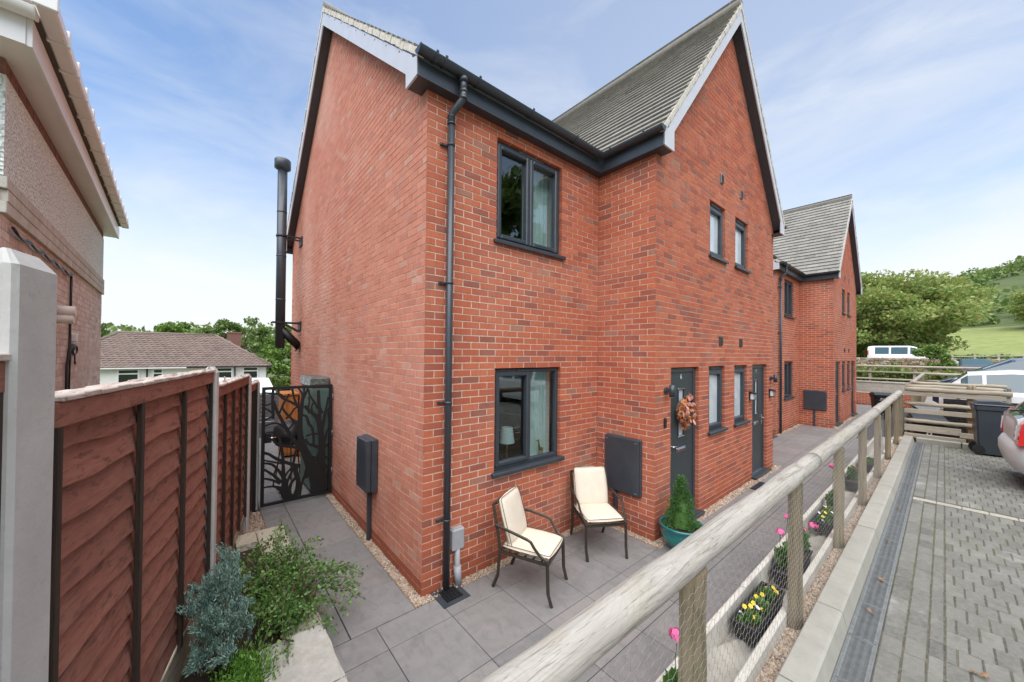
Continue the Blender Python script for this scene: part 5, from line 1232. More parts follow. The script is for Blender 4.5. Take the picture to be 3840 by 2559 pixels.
# ------------------------------------------------------------------ laser cut tree gate
gate = thing('tree_gate', 'black metal gate cut in the shape of a spreading tree, beside the house', 'gate', (-1.02, 3.32, 0)); GW = 1.0
gx, gz0, gz1 = 0, .045, 1.875
def guv(x, y): u = (x-215)/795.; t = 165-15*u; b = 1420-145*u; return (gx+u*GW, gz0+(1-(y-t)/(b-t))*(gz1-gz0))
m = MB()
m.box((0, -.02, gz0), (.045, .02, gz1)); m.box((GW-.045, -.02, gz0), (GW, .02, gz1)); m.box((.045, -.0195, gz1-.045), (GW-.045, .0195, gz1)); m.box((.045, -.0195, gz0), (GW-.045, .0195, gz0+.045)); m.build('frame', 'black_metal', gate)
strokes = [([(850,1300),(835,1180),(790,1050),(740,950),(690,850),(645,740),(628,600),(632,480),(640,400),(650,330),(655,270),(640,230),(605,185)], [190,165,150,125,105,80,66,58,52,46,36,24,20]),
 ([(650,320),(690,240),(715,185)], [36,28,22]), ([(650,300),(670,230),(668,180)], [30,24,20]), ([(640,420),(590,360),(560,290),(540,210),(530,175)], [40,32,28,26,24]), ([(600,370),(520,325),(440,290),(390,240),(385,180)], [34,32,30,26,24]), ([(450,300),(420,250),(340,235),(250,225)], [30,26,24,22]), ([(335,500),(330,400),(325,300),(330,180)], [34,36,34,32]), ([(330,330),(290,345),(240,355)], [24,20,18]), ([(330,440),(290,410),(245,385)], [26,22,18]), ([(335,470),(290,490),(245,510)], [24,20,18]),
 ([(690,860),(590,760),(500,640),(430,520),(370,410),(335,310)], [62,56,48,42,36,30]), ([(590,560),(520,490),(460,430),(430,370),(470,300),(500,240)], [40,30,30,28,26,22]), ([(400,440),(430,370),(450,330)], [22,24,20]), ([(470,500),(520,460),(560,400),(600,380)], [26,26,24,22]), ([(490,620),(540,570),(570,510)], [24,22,24]), ([(460,600),(400,555),(330,545),(245,575)], [30,26,22,20]), ([(510,690),(420,665),(340,640),(245,650)], [34,30,28,22]), ([(640,820),(540,795),(460,790),(380,770),(320,700),(245,700)], [44,36,32,32,34,30]),
 ([(450,1290),(470,1230),(455,1130),(450,1000),(440,860),(410,740),(395,660)], [120,80,54,40,38,36,30]), ([(640,1000),(560,985),(470,955),(380,920),(300,870),(240,850)], [52,46,42,38,34,34]), ([(560,970),(580,880),(600,800)], [34,30,30]), ([(520,800),(540,730),(560,680)], [26,24,24]), ([(440,970),(360,955),(245,930)], [26,24,18]), ([(480,1150),(400,1040),(330,975),(245,960)], [44,34,30,24]), ([(430,1170),(350,1090),(245,1025)], [44,34,26]), ([(420,1180),(340,1140),(245,1120)], [34,28,24]), ([(430,1225),(340,1205),(245,1215)], [40,26,18]), ([(345,1100),(370,1030),(380,1000)], [22,20,18]), ([(340,1210),(350,1170),(345,1130)], [20,18,18]), ([(480,1230),(500,1150),(540,1070),(560,1000)], [56,34,30,30]), ([(460,1120),(500,1060),(545,1010)], [28,24,22]), ([(580,1345),(610,1240),(620,1150),(590,1060),(590,980)], [90,56,60,60,54]), ([(500,1330),(520,1240),(545,1170),(600,1110)], [120,50,34,40]), ([(540,1340),(480,1300),(440,1250),(380,1215)], [120,110,60,30]),
 ([(900,1260),(885,1120),(880,980),(890,860),(890,740),(870,620),(845,520),(800,470),(730,420),(680,370)], [120,120,105,90,84,78,66,54,48,40]), ([(880,660),(905,540),(930,440),(950,340),(960,280)], [56,46,36,28,24]), ([(850,540),(860,440),(845,330),(840,210)], [44,44,44,40]), ([(835,400),(790,330),(740,270),(720,200)], [34,30,28,24]), ([(770,430),(760,380),(790,330)], [24,24,22]), ([(730,450),(720,400),(735,330),(720,280)], [26,24,22,22]), ([(900,450),(860,390),(845,330)], [28,28,24]), ([(905,470),(960,420),(985,380)], [26,22,20]), ([(880,820),(800,790),(730,770),(690,720)], [54,44,36,30]), ([(790,790),(790,700),(770,600),(730,560),(700,480),(650,470)], [30,34,36,36,34,26]), ([(700,690),(760,670),(860,665)], [22,22,26]), ([(830,960),(850,880),(900,810)], [50,44,30]), ([(880,820),(935,720),(950,640),(985,600)], [40,34,26,24]), ([(900,840),(950,780),(985,800)], [44,40,40]), ([(905,1000),(950,900),(985,950)], [30,26,40]), ([(900,950),(950,1010),(985,1040)], [40,30,26]), ([(890,1100),(940,1030),(985,990)], [40,30,26]), ([(940,1250),(930,1180),(960,1080),(985,1060)], [70,40,30,20]), ([(960,440),(975,520),(985,620)], [24,20,20]), ([(700,1130),(740,1000),(800,900)], [60,70,60]), ([(700,1100),(660,1180),(640,1330)], [40,30,26])]
for q, (pts, ws) in enumerate(strokes):
    P = [Vector((*guv(*p), 0)) for p in pts]; W_ = [w/795.*GW*.94/2 for w in ws]
    # smooth the centre line
    PP, WW = [], []
    for i in range(len(P)-1):
        for t in (0, .5):
            p0, p1, p2, p3 = P[max(i-1, 0)], P[i], P[i+1], P[min(i+2, len(P)-1)]
            PP.append(.5*((2*p1)+(p2-p0)*t+(2*p0-5*p1+4*p2-p3)*t*t+(3*p1-p0-3*p2+p3)*t**3)); WW.append(W_[i]*(1-t)+W_[i+1]*t)
    PP.append(P[-1]); WW.append(W_[-1]); Lp, Rp = [], []
    for i, p in enumerate(PP):
        d = (PP[min(i+1, len(PP)-1)]-PP[max(i-1, 0)]).normalized(); n_ = Vector((-d.y, d.x, 0)); cl = lambda v: (min(max(v.x, .03), GW-.03), min(max(v.y, gz0+.03), gz1-.03)); Lp.append(cl(p+n_*WW[i])); Rp.append(cl(p-n_*WW[i]))
    yo = -.004+.00012*q
    k = len(Lp); V = [(a, yo, b) for a, b in Lp]+[(a, yo, b) for a, b in Rp]+[(a, yo+.005, b) for a, b in Lp]+[(a, yo+.005, b) for a, b in Rp]
    F = []
    for i in range(k-1): F += [(i, i+1, k+i+1, k+i), (2*k+i, 3*k+i, 3*k+i+1, 2*k+i+1), (i, 2*k+i, 2*k+i+1, i+1), (k+i, k+i+1, 3*k+i+1, 3*k+i)]
    m = MB() if q == 0 else m; m.add(V, F)
m.build('tree_cutout', 'black_metal', gate)
m = MB(); m.cbox((.045, -.045, 1.02), (.13, .045, 1.17), .004); m.build('lock_case', 'black_metal', gate)
m = MB(); m.tube([(.085, -.045, 1.10), (.085, -.085, 1.10), (.19, -.09, 1.105)], .009, 8); m.build('handle', 'chrome', gate)
for z in (.42, 1.05, 1.66):
    m = MB(); m.tube([(GW+.004, -.012, z-.05), (GW+.004, -.012, z+.05)], .012, 8); m.build('hinge', 'galv', gate)
r = thing('gate_post', 'square black gate post between the brown fence and the tree gate', 'post', (-1.115, 3.32, 0)); m = MB(); m.cbox((-.035, -.035, -.2), (.035, .035, 1.92), .004); m.build('post', 'black_metal', r)

# ------------------------------------------------------------------ what stands behind the gate
r = thing('storage_cabinet', 'grey green storage cabinet behind the gate with a plastic cover on its top', 'cabinet', (-.30, 3.52, 0)); m = MB(); m.cbox((0, 0, .06), (.285, .85, 1.80), .015); m.build('body', 'storage_green', r); m = MB(); m.cbox((-.02, -.02, 1.805), (.29, .88, 1.99), .03); m.build('cover', 'poly_cover', r)
m = MB(); m.box((.02, .03, 0), (.06, .07, .06)); m.box((.22, .03, 0), (.26, .07, .06)); m.box((.02, .76, 0), (.06, .80, .06)); m.box((.22, .76, 0), (.26, .80, .06)); m.build('feet', 'black_plastic', r)
r = thing('wooden_cupboard', 'orange stained wooden cupboard behind the tree gate', 'cupboard', (-.34, 6.2, 0)); r.scale = (.62, 1, 1); m = MB(); m.cbox((0, 0, .05), (.5, .6, 1.42), .01); m.build('body', 'orange_wood', r); m = MB(); m.cbox((-.04, -.05, 1.42), (.515, .64, 1.47), .01); m.build('lid', 'orange_wood', r)
for k in range(5):
    m = MB(); m.cbox((.02+k*.094, -.018, .10), (.106+k*.094, -.001, 1.38), .004); m.build('board', 'orange_wood', r)
r = thing('barbecue', 'black kettle shaped barbecue behind the tree gate', 'barbecue', (-.42, 4.75, 0)); m = MB(); m.lathe([(0, .62), (.18, .64), (.27, .74), (.285, .84)], (0, 0, 0), 20); m.build('bowl', 'black_plastic', r); m = MB(); m.lathe([(.287, .842), (.26, .98), (.16, 1.07), (0, 1.09)], (0, 0, 0), 20); m.build('lid', 'black_plastic', r)
for a in (.5, 2.6, 4.7):
    m = MB(); m.tube([(.15*math.cos(a), .15*math.sin(a), .66), (.24*math.cos(a), .24*math.sin(a), 0)], .012, 6); m.build('leg', 'black_metal', r)
r = thing('slatted_screen', 'grey horizontal slatted screen at the far end of the side path', 'screen', (-1.6, 9.3, 0))
for k in range(10): m = MB(); m.cbox((0, -.012, .02+k*.115), (1.85, .012, .125+k*.115), .003); m.build('slat', 'slat_grey', r)
for x in (0, .9, 1.8): m = MB(); m.cbox((x, .013, -.3), (x+.06, .07, 1.17), .004); m.build('post', 'slat_grey', r)
r = thing('garden_fence', 'brown side fence running on beyond the gate', 'fence', (-1.30, 3.5, 0))
for k in range(32): m = MB(); m.cbox((-.015, k*.18, .05), (.015, k*.18+.172, 1.72), .004); m.build('board', 'cross_wood', r)
for z in (.4, 1.4): m = MB(); m.box((.016, 0, z), (.05, 5.75, z+.07)); m.build('rail', 'cross_wood', r)

# ------------------------------------------------------------------ stove flue
r = thing('flue_pipe', 'tall dark stove flue rising beside the gable wall', 'flue', (-.40, 6.3, 0)); m = MB(); m.tube([(0, 0, 2.50), (0, 0, 6.58)], .098, 20); 
for z in (3.6, 4.6, 5.6): m.tube([(0, 0, z-.012), (0, 0, z+.012)], .103, 20)
m.build('pipe', 'anthracite', r); m = MB(); m.tube([(.0, 0, 2.95), (.40, .0, 2.52)], .092, 18); m.tube([(.385, 0, 2.535), (.40, 0, 2.52)], .13, 18); m.build('elbow', 'black_metal', r)
m = MB(); m.lathe([(.098, 6.56), (.165, 6.60), (.165, 6.78), (.15, 6.80), (0, 6.80)], (0, 0, 0), 22); m.build('cap', 'anthracite', r)
for z in (3.08, 5.05):
    m = MB(); m.tube([(0, 0, z-.02), (0, 0, z+.02)], .112, 18); m.bar((.08, .12, z), (.40, .12, z), .03, .03); m.bar((.08, -.12, z), (.40, -.12, z), .03, .03); m.cbox((.375, -.16, z-.16), (.398, .16, z+.05), .004)
    if z < 4: m.bar((-.17, .115, z+.001), (.1, .115, z+.001), .028, .028); m.bar((-.17, -.115, z+.001), (.1, -.115, z+.001), .028, .028); m.bar((.05, .12, z-.01), (.385, .12, z-.2), .025, .025); m.bar((.05, -.12, z-.01), (.385, -.12, z-.2), .025, .025)
    m.build('bracket', 'black_metal', r)

# ------------------------------------------------------------------ neighbouring house on the left
NB = Vector((-3.3, 7.5, 0)); ND = Vector((-.0594, .998, 0)).normalized(); NN = Vector((ND.y, -ND.x, 0))
nh = thing('neighbour_house', 'older pebbledashed house with white eaves at the left', 'house')
def npt(s, z, n=0): return NB+ND*s+NN*n+Vector((0, 0, z))
SA, SB = -6.16, -.40
Of = npt(SB, 1.05); WLn = SB-SA
# u runs from the back corner towards the front so that u x z = outward normal
br = bricks_of(WLn, 3.49-1.05, (), (), phase=1); lay_bricks(nh, [(tuple(Of), tuple(-ND), tuple(NN), br, lambda c, p: 'brick_old')], ['brick_old'])
m = MB(); mortar_panel(m, tuple(Of), tuple(-ND), tuple(NN), WLn, 3.49-1.05, [], []); 
fr = wall_frame(npt(SB, 0), -ND, NN)
m.box((0, -4.6, -.25), (WLn, 1.05, -.006), 0, 0, fr); m.box((0, 1.05, -.25), (WLn, 4.75, -.02), 0, 0, fr); m.build('wall', 'mortar_old', nh)
m = MB(); m.box((0, 3.785, -.02), (WLn, 4.57, .012), 0, 0, fr); m.box((0, 4.57, -.02), (.0, 4.57, .0), 0, 0, fr); m.build('render_panel', 'pebbledash', nh)
m = MB(); k = 0
for i in range(int(WLn/.225)+1): 
    x0 = i*.225; x1 = min(x0+.215, WLn); 
    if x1-x0 > .03: m.box((x0+.005, 4.58, -.02), (x1, 4.695, .006), 0, random.random(), fr)
tag(m.build('brick_course', 'brick_dark', nh), kind='stuff')
pn = []
for c in range(3):
    for i in range(28):
        x0 = max(0, i*.225-(.1125 if c % 2 else 0)); x1 = min(i*.225-(.1125 if c % 2 else 0)+.217, WLn)
        if x1-x0 > .04: m = MB(); m.cbox((x0+.004, 3.492+c*.097, -.02), (x1, 3.492+c*.097+.091, .032), .004, 0, random.random(), fr); m.build('brick', 'trough_concrete', nh)
fr2 = wall_frame(npt(SA, 0), -NN, -ND)     # front wall, faces away from the path end
m = MB(); m.box((.2, -4.6, -.25), (7.0, 4.7, -.006), 0, 0, wall_frame(npt(SA, 0), -NN, -ND)); m.build('front_wall', 'brick_old', nh)
m = MB(); m.box((0, -4.6, -7.0), (.22, 4.7, -.26), 0, 0, fr); m.build('rear_wall', 'brick_old', nh)
m = MB(); m.box((-.30, 4.70, -.03), (WLn+.33, 4.715, .1645), 0, 0, fr); m.box((-.30, 4.688, .165), (WLn+.33, 4.90, .195), 0, 0, fr); m.box((WLn+.30, 4.689, -6.5), (WLn+.34, 4.90, .1645), 0, 0, fr); m.box((WLn, 4.7005, -6.5), (WLn+.30, 4.7145, -.03), 0, 0, fr); m.build('soffit', 'upvc_white', nh)
m = MB()
for i in range(15):
    x0 = -.32+i*.44; m = MB(); m.cbox((x0, 4.93, .222), (x0+.432, 5.03, .33), .012, 0, 0, fr); m.cbox((x0+.41, 4.92, .215), (x0+.44, 5.06, .343), .006, 0, 0, fr); m.build('verge_cap', 'upvc_white', nh)
m = MB(); p0 = npt(SA-.40, 4.93, .22); p1 = npt(SA-.40, 4.93, -6.5); gutter(m, p0, p1, -ND, .062); m.build('gutter', 'upvc_white', nh)
m = MB(); 
for n_ in (-.05, -.75, -1.6): gutter_bracket(m, npt(SA-.40, 4.93, n_), NN, -ND, .066)
m.build('gutter_bracket', 'upvc_white', nh)
m = MB(); ap = 7.4
vs = [npt(SB+.32, 4.99, .29), npt(SA-.34, 4.99, .29), npt(SA-.34, 4.96, -6.6), npt(SB+.32, 4.96, -6.6), npt((SA+SB)/2-.4, ap, -2.6), npt((SA+SB)/2+.4, ap, -3.6)]
m.add(vs, [(0, 1, 4), (1, 2, 5, 4), (2, 3, 5), (3, 0, 4, 5)]); m.add([v-Vector((0, 0, .04)) for v in vs[:4]], [(0, 1, 2, 3)]); m.build('roof', 'roof_tile_brown', nh)
def nbt(pts, r): return [npt(s, z, n) for s, z, n in pts], r
r = thing('wall_cable', 'black cable looping along the neighbouring brick wall and hanging in a coil', 'cable', (0, 0, 0)); m = MB()
q = []
for i in range(29):
    t = i/28; q.append(npt(-5.95+t*(5.95-3.52), 3.425-.035*abs(math.sin(t*math.pi*5)), .022))
m.tube(q, .011, 6); q2 = [p+Vector((0, 0, -.02))+NN*.012 for p in q]; m.tube(q2, .008, 6); m.tube([npt(-3.52, 3.425, .02), npt(-3.52, 3.0, .02), npt(-3.54, 2.45, .02), npt(-3.69, 2.2, .02), npt(-3.70, 1.0, .02)], .013, 6); m.tube([npt(-3.52, 2.5, .03), npt(-3.5, 2.2, .02), npt(-3.55, 1.0, .02)], .010, 6); m.build('cable', 'black_plastic', r)
m = MB(); m.tube([npt(-3.25+(.20-.006*a)*math.cos(a), 2.42+(.085-.002*a)*math.sin(a), .022+.0012*a) for a in np.linspace(0, 15.7, 60)], .008, 6); m.tube([npt(-3.25, 2.36, .03), npt(-3.22, 2.22, .03)], .008, 6); m.build('coil', 'black_plastic', r)
r = thing('wall_socket_box', 'small white box on the neighbouring wall by the cable', 'junction box', (0, 0, 0)); m = MB(); m.cbox((WLn-(-3.24-SA)-.06, 2.53, 0), (WLn-(-3.24-SA)+.05, 2.64, .05), .008, 0, 0, fr); m.build('box', 'upvc_white', r)
r = thing('boiler_outlet', 'cream boiler outlet sticking out of the neighbouring wall behind the near post', 'vent', (0, 0, 0)); m = MB(); m.tube([npt(-4.36, 2.78, 0), npt(-4.36, 2.78, .16)], .055, 14); m.tube([npt(-4.36, 2.87, .02), npt(-4.36, 2.87, .17)], .06, 14); m.build('pipe', 'cream_render', r)

# ------------------------------------------------------------------ lower house and trees beyond
bh_ = thing('tiled_house', 'cream rendered house with a brown hipped tile roof beyond the side fence', 'house', (0, 0, 0))
GB = -4.4; m = MB(); m.box((-10.9, 37.3, GB), (2.65, 43.5, .95)); m.build('wall', 'cream_render', bh_); m = MB(); m.box((-10.95, 37.25, GB), (2.70, 37.298, -.62)); m.box((-10.95, 37.26, .89), (2.68, 37.2985, 1.02)); m.build('brick_band', 'brick_old', bh_)
ro = bpy.data.objects.new('roof', None); COL.objects.link(ro); ro.parent = bh_
E0, E1, Y0, Y1, ZE, ZR = -11.3, 3.05, 36.9, 43.9, 1.02, 3.82; RX0, RX1 = -7.4, -1.1
m = MB(); vs = [(E0, Y0, ZE), (E1, Y0, ZE), (E1, Y1, ZE), (E0, Y1, ZE), (RX0, 40.4, ZR), (RX1, 40.4, ZR)]; m.add(vs, [(0, 1, 5, 4), (1, 2, 5), (2, 3, 4, 5), (3, 0, 4), (3, 2, 1, 0)]); m.build('roof_deck', 'roof_tile_brown', ro)
m = MB(); nr = 17; sl_ = math.hypot(40.4-Y0, ZR-ZE); ddy, ddz = (40.4-Y0)/sl_, (ZR-ZE)/sl_; cnt = 0
TB = MB(); TB.add([(0, 0, 0), (.33, 0, 0), (.33, .26, 0), (0, .26, 0), (0, 0, .05), (.20, 0, .085), (.33, 0, .04), (0, .26, .015), (.20, .26, .045), (.33, .26, .01)], [(4, 5, 8, 7), (5, 6, 9, 8), (0, 1, 6, 5, 4), (1, 2, 9, 6), (3, 0, 4, 7)])
tme = None
for r_ in range(nr):
    t = r_/nr; a = E0+(RX0-E0)*t; b = E1+(RX1-E1)*t; x = a
    while x < b-.1:
        fm = Matrix(((1, 0, 0), (0, ddy, ddz), (0, -ddz, ddy))).transposed().to_4x4(); fm.translation = (x, Y0+ddy*sl_*t, ZE+ddz*sl_*t+.01)
        m.add([fm @ Vector(v) for v in TB.v], TB.f, 0, (random.random()*.6 + (.3 if x < -3.1 else 0)) % 1); x += .335
tag(m.build('tile_courses', 'roof_tile_brown', ro), kind='stuff')
m = MB(); m.tube([(RX0, 40.4, ZR+.03), (RX1, 40.4, ZR+.03)], .12, 8); m.tube([(E1, Y0, ZE+.03), (RX1, 40.4, ZR+.03)], .11, 8); m.tube([(E0, Y0, ZE+.03), (RX0, 40.4, ZR+.03)], .11, 8); m.build('ridge', 'roof_tile_brown', ro)
m = MB(); m.box((-.16, 41.2, 1.5), (.92, 42.0, 4.12)); m.box((-.22, 41.15, 4.12), (.98, 42.05, 4.26)); m.build('chimney', 'brick_dark', ro)
for (x0, x1, z0, z1) in ((-6.95, -5.9, -.2, .80), (-4.98, -4.52, -.12, .80), (-.98, .02, -.08, .84), (.94, 1.93, -.14, .86)):
    w = bpy.data.objects.new('window', None); COL.objects.link(w); w.parent = bh_; m = MB(); y = 37.22; zt = z1-.33
    m.box((x0-.10, y, z0-.10), (x0, y+.09, z1+.07)); m.box((x1, y, z0-.10), (x1+.10, y+.09, z1+.07)); m.box((x0, y, z1), (x1, y+.09, z1+.07)); m.box((x0, y, z0-.10), (x1, y+.09, z0)); m.box((x0, y, zt), (x1, y+.085, zt+.10)); m.box((x0-.2, y-.06, z0-.2), (x1+.2, y+.09, z0-.101)); m.build('frame', 'upvc_white', w)
    m = MB(); m.box((x0, y+.05, z0), (x1, y+.07, zt)); m.box((x0, y+.05, zt+.10), (x1, y+.07, z1)); m.build('pane', 'glass_window', w)
m = MB(); m.tube([(-5.38, 37.2, 1.0), (-5.38, 37.2, GB)], .05, 8); m.tube([(.27, 37.2, 1.0), (.27, 37.2, GB)], .05, 8); m.box((E0, Y0-.10, ZE-.10), (-3.0, Y0, ZE-.01), 1); m.box((-2.99, Y0-.10, ZE-.10), (E1, Y0, ZE-.01)); tag(m.build('rainwater_pipes', ['black_plastic', 'upvc_white'], bh_))
r = thing('conservatory', 'white conservatory with a pale sloping roof below the tiled house', 'conservatory', (-1.6, 31.5, 0)); m = MB(); m.add([(0, 0, -.75), (4.3, 0, -.95), (4.3, 4.5, -.05), (0, 4.5, .12), (0, 0, -.83), (4.3, 0, -1.03), (4.3, 4.5, -.13), (0, 4.5, .04)], [(0, 1, 2, 3), (7, 6, 5, 4), (0, 4, 5, 1), (1, 5, 6, 2), (2, 6, 7, 3), (3, 7, 4, 0)]); m.build('roof', 'cladding_white', r); m = MB(); m.box((.1, .1, -4.3), (4.2, 4.4, -1.05)); m.build('wall', 'cladding_white', r)
for k in range(5): m = MB(); m.box((.25+k*.8, .05, -2.9), (.9+k*.8, .099, -1.3)); m.build('window', 'glass_window', r)
# ------------------------------------------------------------------ trees
def tree(label, loc, h, rx, ry, seed, mat='leaf_wood', n_lump=60, per=170, leaf=.42, trunk_h=.28, group='trees around the houses', flat=.62, cat='tree', name='tree', low=.2, r_t=.22):
    r = thing(name, label, cat, loc, 0, group); rr = random.Random(seed); rn = np.random.default_rng(seed); P = []
    m = MB(); cz = h*(low+(1-low)*.5); top = Vector((0, 0, h*.62)); m.tube([(0, 0, -.6), (.05, .02, h*trunk_h), (rr.uniform(-.2, .2), rr.uniform(-.2, .2), h*.62), (rr.uniform(-.3, .3), rr.uniform(-.3, .3), h*.86)], [r_t, r_t*.8, r_t*.45, r_t*.15], 8)
    tips = []
    for k in range(n_lump):
        a = rr.random()*6.283; c = rr.uniform(-1, 1); s_ = math.sqrt(1-c*c); q = rr.uniform(.45, 1)**.5*rr.uniform(.88, 1.06)
        p = Vector((math.cos(a)*s_*rx*q, math.sin(a)*s_*ry*q, cz+c*q*h*(1-low)*.5*(1 if c > 0 else .9))); tips.append(p)
        rad = rr.uniform(.16, .27)*min(rx, ry); g = rn.normal(size=(per, 3)); g /= np.linalg.norm(g, axis=1, keepdims=True); g = g*np.array([1, 1, flat])*rad*(rn.random((per, 1))**.4)
        P.append(g+np.array(p))
    for p in tips[::2]:
        s = Vector((0, 0, h*rr.uniform(trunk_h, .6))); mid = s.lerp(p, .55)+Vector((0, 0, -.04*h)); m.tube([s, mid, p], [r_t*.35, r_t*.2, r_t*.05], 5)
    m.build('trunk', 'bark', r); P = np.concatenate(P); dd = (P-np.array([0, 0, cz])); dd /= np.linalg.norm(dd, axis=1, keepdims=True)+1e-6; dd[:, 2] -= .25
    leaves('crown', P, leaf, mat, r, up=.3, aspect=.62, seed=seed, dirs=dd*.8)
    return r
LT = [(-22, 62, 10.8, 4.5, 'leaf_wood', 'open crowned dark tree just right of the neighbouring house'), (-14.5, 66, 10.6, 3.4, 'leaf_wood', 'dark round topped tree above the left end of the tiled roof'), (-4.5, 60, 9.6, 4.8, 'leaf_fresh', 'pale green tree above the middle of the tiled roof'), (2.5, 64, 11.0, 4.8, 'leaf_wood', 'tall green tree behind the chimney'), (9, 60, 10.0, 4.5, 'leaf_fresh', 'light green tree right of the chimney'), (15, 66, 11.4, 5.2, 'leaf_wood', 'tall tree half hidden behind the stove flue'), (6.3, 47, 8.2, 3.6, 'leaf_fresh', 'bright green tree right of the tiled house'), (11.5, 50, 7.6, 4.2, 'leaf_fresh', 'low bright green tree by the gable wall'), (4.4, 42.5, 4.2, 2.0, 'leaf_hedge', 'bushy green growth against the end of the tiled house'), (22, 72, 12.5, 6, 'leaf_wood', 'tree hidden behind the near house')]
for i, (x, y, h, rx, mat, lab) in enumerate(LT[:9]):
    tree(lab, (x, y, H(x, y)-.3), h, rx, rx*.9, 100+i, mat, 46 if i != 0 else 30, 150 if i != 0 else 80, .42, group='trees beyond the tiled house', low=.15)
w = leaves('left_wood', np.concatenate([blob(900, (x, y, z), (7, 5, 3.5), int(x+500)) for x, y, z in [(-60, 95, 4), (-45, 100, 4.5), (-30, 98, 5), (-16, 100, 4.0), (-4, 95, 5), (8, 98, 5.5), (20, 95, 6), (34, 98, 6), (48, 100, 7)]]), .9, 'leaf_wood', None, .3, .7, 8); tag(w, kind='stuff')
# big sycamore on the right, beyond the van
tree('broad spreading yellowish green tree beyond the white van', (73, 4.0, H(73, 4.0)-.3), 13.2, 9.0, 11.2, 7, 'leaf_tree', 230, 230, .42, .2, 'trees on the hillside', .55, low=.06, r_t=.40)
tree('second spreading tree right of the broad one', (120, -19, H(120, -19)-.3), 9, 7, 8, 8, 'leaf_tree', 100, 200, .42, .2, 'trees on the hillside', .55, low=.05, r_t=.3)
tree('darker green tree at the right edge below the wood', (122, -34, H(122, -34)), 11, 8, 9, 9, 'leaf_wood', 90, 180, .5, .2, 'trees on the hillside', .6, low=.05, r_t=.3)
tree('small bushy tree left of the broad tree behind the far house', (64, 15.5, H(64, 15)-.3), 5.5, 4, 4, 10, 'leaf_tree', 70, 160, .42, .2, 'trees on the hillside', .6, low=.05)
# wooded hillside
rw = np.random.default_rng(4); P = []
for k in range(700):
    x = 135+300*rw.random()**1.3; y = -210+330*rw.random(); 
    z = H(x, y); rad = 3.2+3.2*rw.random(); g = rw.normal(size=(110, 3)); g /= np.linalg.norm(g, axis=1, keepdims=True); g[:, 2] = np.abs(g[:, 2])
    P.append(g*np.array([rad, rad, rad*1.15])*(.8+.25*rw.random((110, 1)))+np.array([x, y, z]))
tag(leaves('hillside_wood', np.concatenate(P), 1.25, 'leaf_wood', None, .6, .8, 12), kind='stuff')
# tall trees across the car park (their reflection shows in the upper window)
tree('tall dark tree across the car park behind the viewer', (16.5, -24, .5), 19, 7, 7, 21, 'leaf_wood', 130, 150, .6, .2, 'trees across the car park', .6, low=.1, r_t=.4)
tree('second tall tree across the car park behind the viewer', (6, -27, .5), 17, 7, 7, 22, 'leaf_wood', 100, 150, .6, .2, 'trees across the car park', .6, low=.1, r_t=.4)
# ------------------------------------------------------------------ cross fence at the end of the car park
cf = thing('cross_fence', 'weathered rail fence with round and flat rails across the end of the paved bay', 'fence'); CX = 10.58
def rail_y(x, y0, y1, z, r=.045, mat='cross_wood', seed=0, parent=cf, nm='rail'):
    m = MB(); L_ = y1-y0; k = 9; rr = random.Random(seed); m.tube([(x+rr.uniform(-.004, .004), y0+L_*i/k, z+rr.uniform(-.004, .004)) for i in range(k+1)], [r*rr.uniform(.95, 1.05) for i in range(k+1)], 12); return m.build(nm, mat, parent)
def flat_y(x, y0, y1, z0, z1, t=.03, parent=cf): m = MB(); m.cbox((x-t/2, y1, z0), (x+t/2, y0, z1), .004); return m.build('board', 'cross_wood', parent)
rail_y(CX, -2.72, -4.15, 1.715, .05, seed=1); flat_y(CX-.01, -2.72, -4.08, 1.575, 1.662); rail_y(CX, -2.72, -3.66, 1.395, .042, seed=2); flat_y(CX-.03, -2.72, -3.80, 1.185, 1.285); rail_y(CX, -2.72, -3.66, 1.02, .042, seed=3); flat_y(CX-.03, -2.72, -3.52, .79, .93); flat_y(CX-.05, -3.50, -3.9, .75, .86); flat_y(CX-.045, -2.72, -3.58, .64, .735, .07)
rail_y(CX+.16, -2.72, -4.05, 1.775, .045, seed=4); rail_y(CX+.02, -3.68, -4.1, 1.385, .042, seed=5); rail_y(CX+.02, -3.68, -4.1, 1.01, .042, seed=6)
m = MB(); m.cbox((CX+.03, -3.70, -.05), (CX+.12, -3.605, 1.66), .005); m.build('post', 'post_orange', cf)
m = MB(); m.cbox((CX+.03, -4.13, -.05), (CX+.12, -4.04, 1.66), .005); m.build('post', 'cross_wood', cf)
m = MB(); m.tube([(CX+.14, -3.66, .2), (CX+.14, -3.66, 1.80), (CX+.14, -3.66, 1.845), (CX+.14, -3.66, 1.86)], [.068, .068, .05, .015], 14); m.build('post', 'post_wood', cf)
f2 = thing('rail_fence', 'second rail fence running on beyond the bin enclosure to the back wall', 'fence')
m = MB(); log(m, (13.9, -2.70, 1.69), (23.0, -2.70, 1.70), .055, seed=31); m.build('rail', 'rail_wood', f2)
for x in (13.92, 15.4, 16.9, 18.4, 19.9, 21.4, 22.9): half_post(f2, x, 0, 1.64, .06, yb=-2.69)
for z in (1.70, 1.40, 1.05): rail_y(13.9, -2.72, -4.3, z, .045, seed=int(z*10), parent=f2); rail_y(23.0, -2.72, -7, z, .045, seed=int(z*10)+1, parent=f2)
for y in (-3.5, -4.3): half_post(f2, 13.96, 0, 1.66, .06, yb=y)
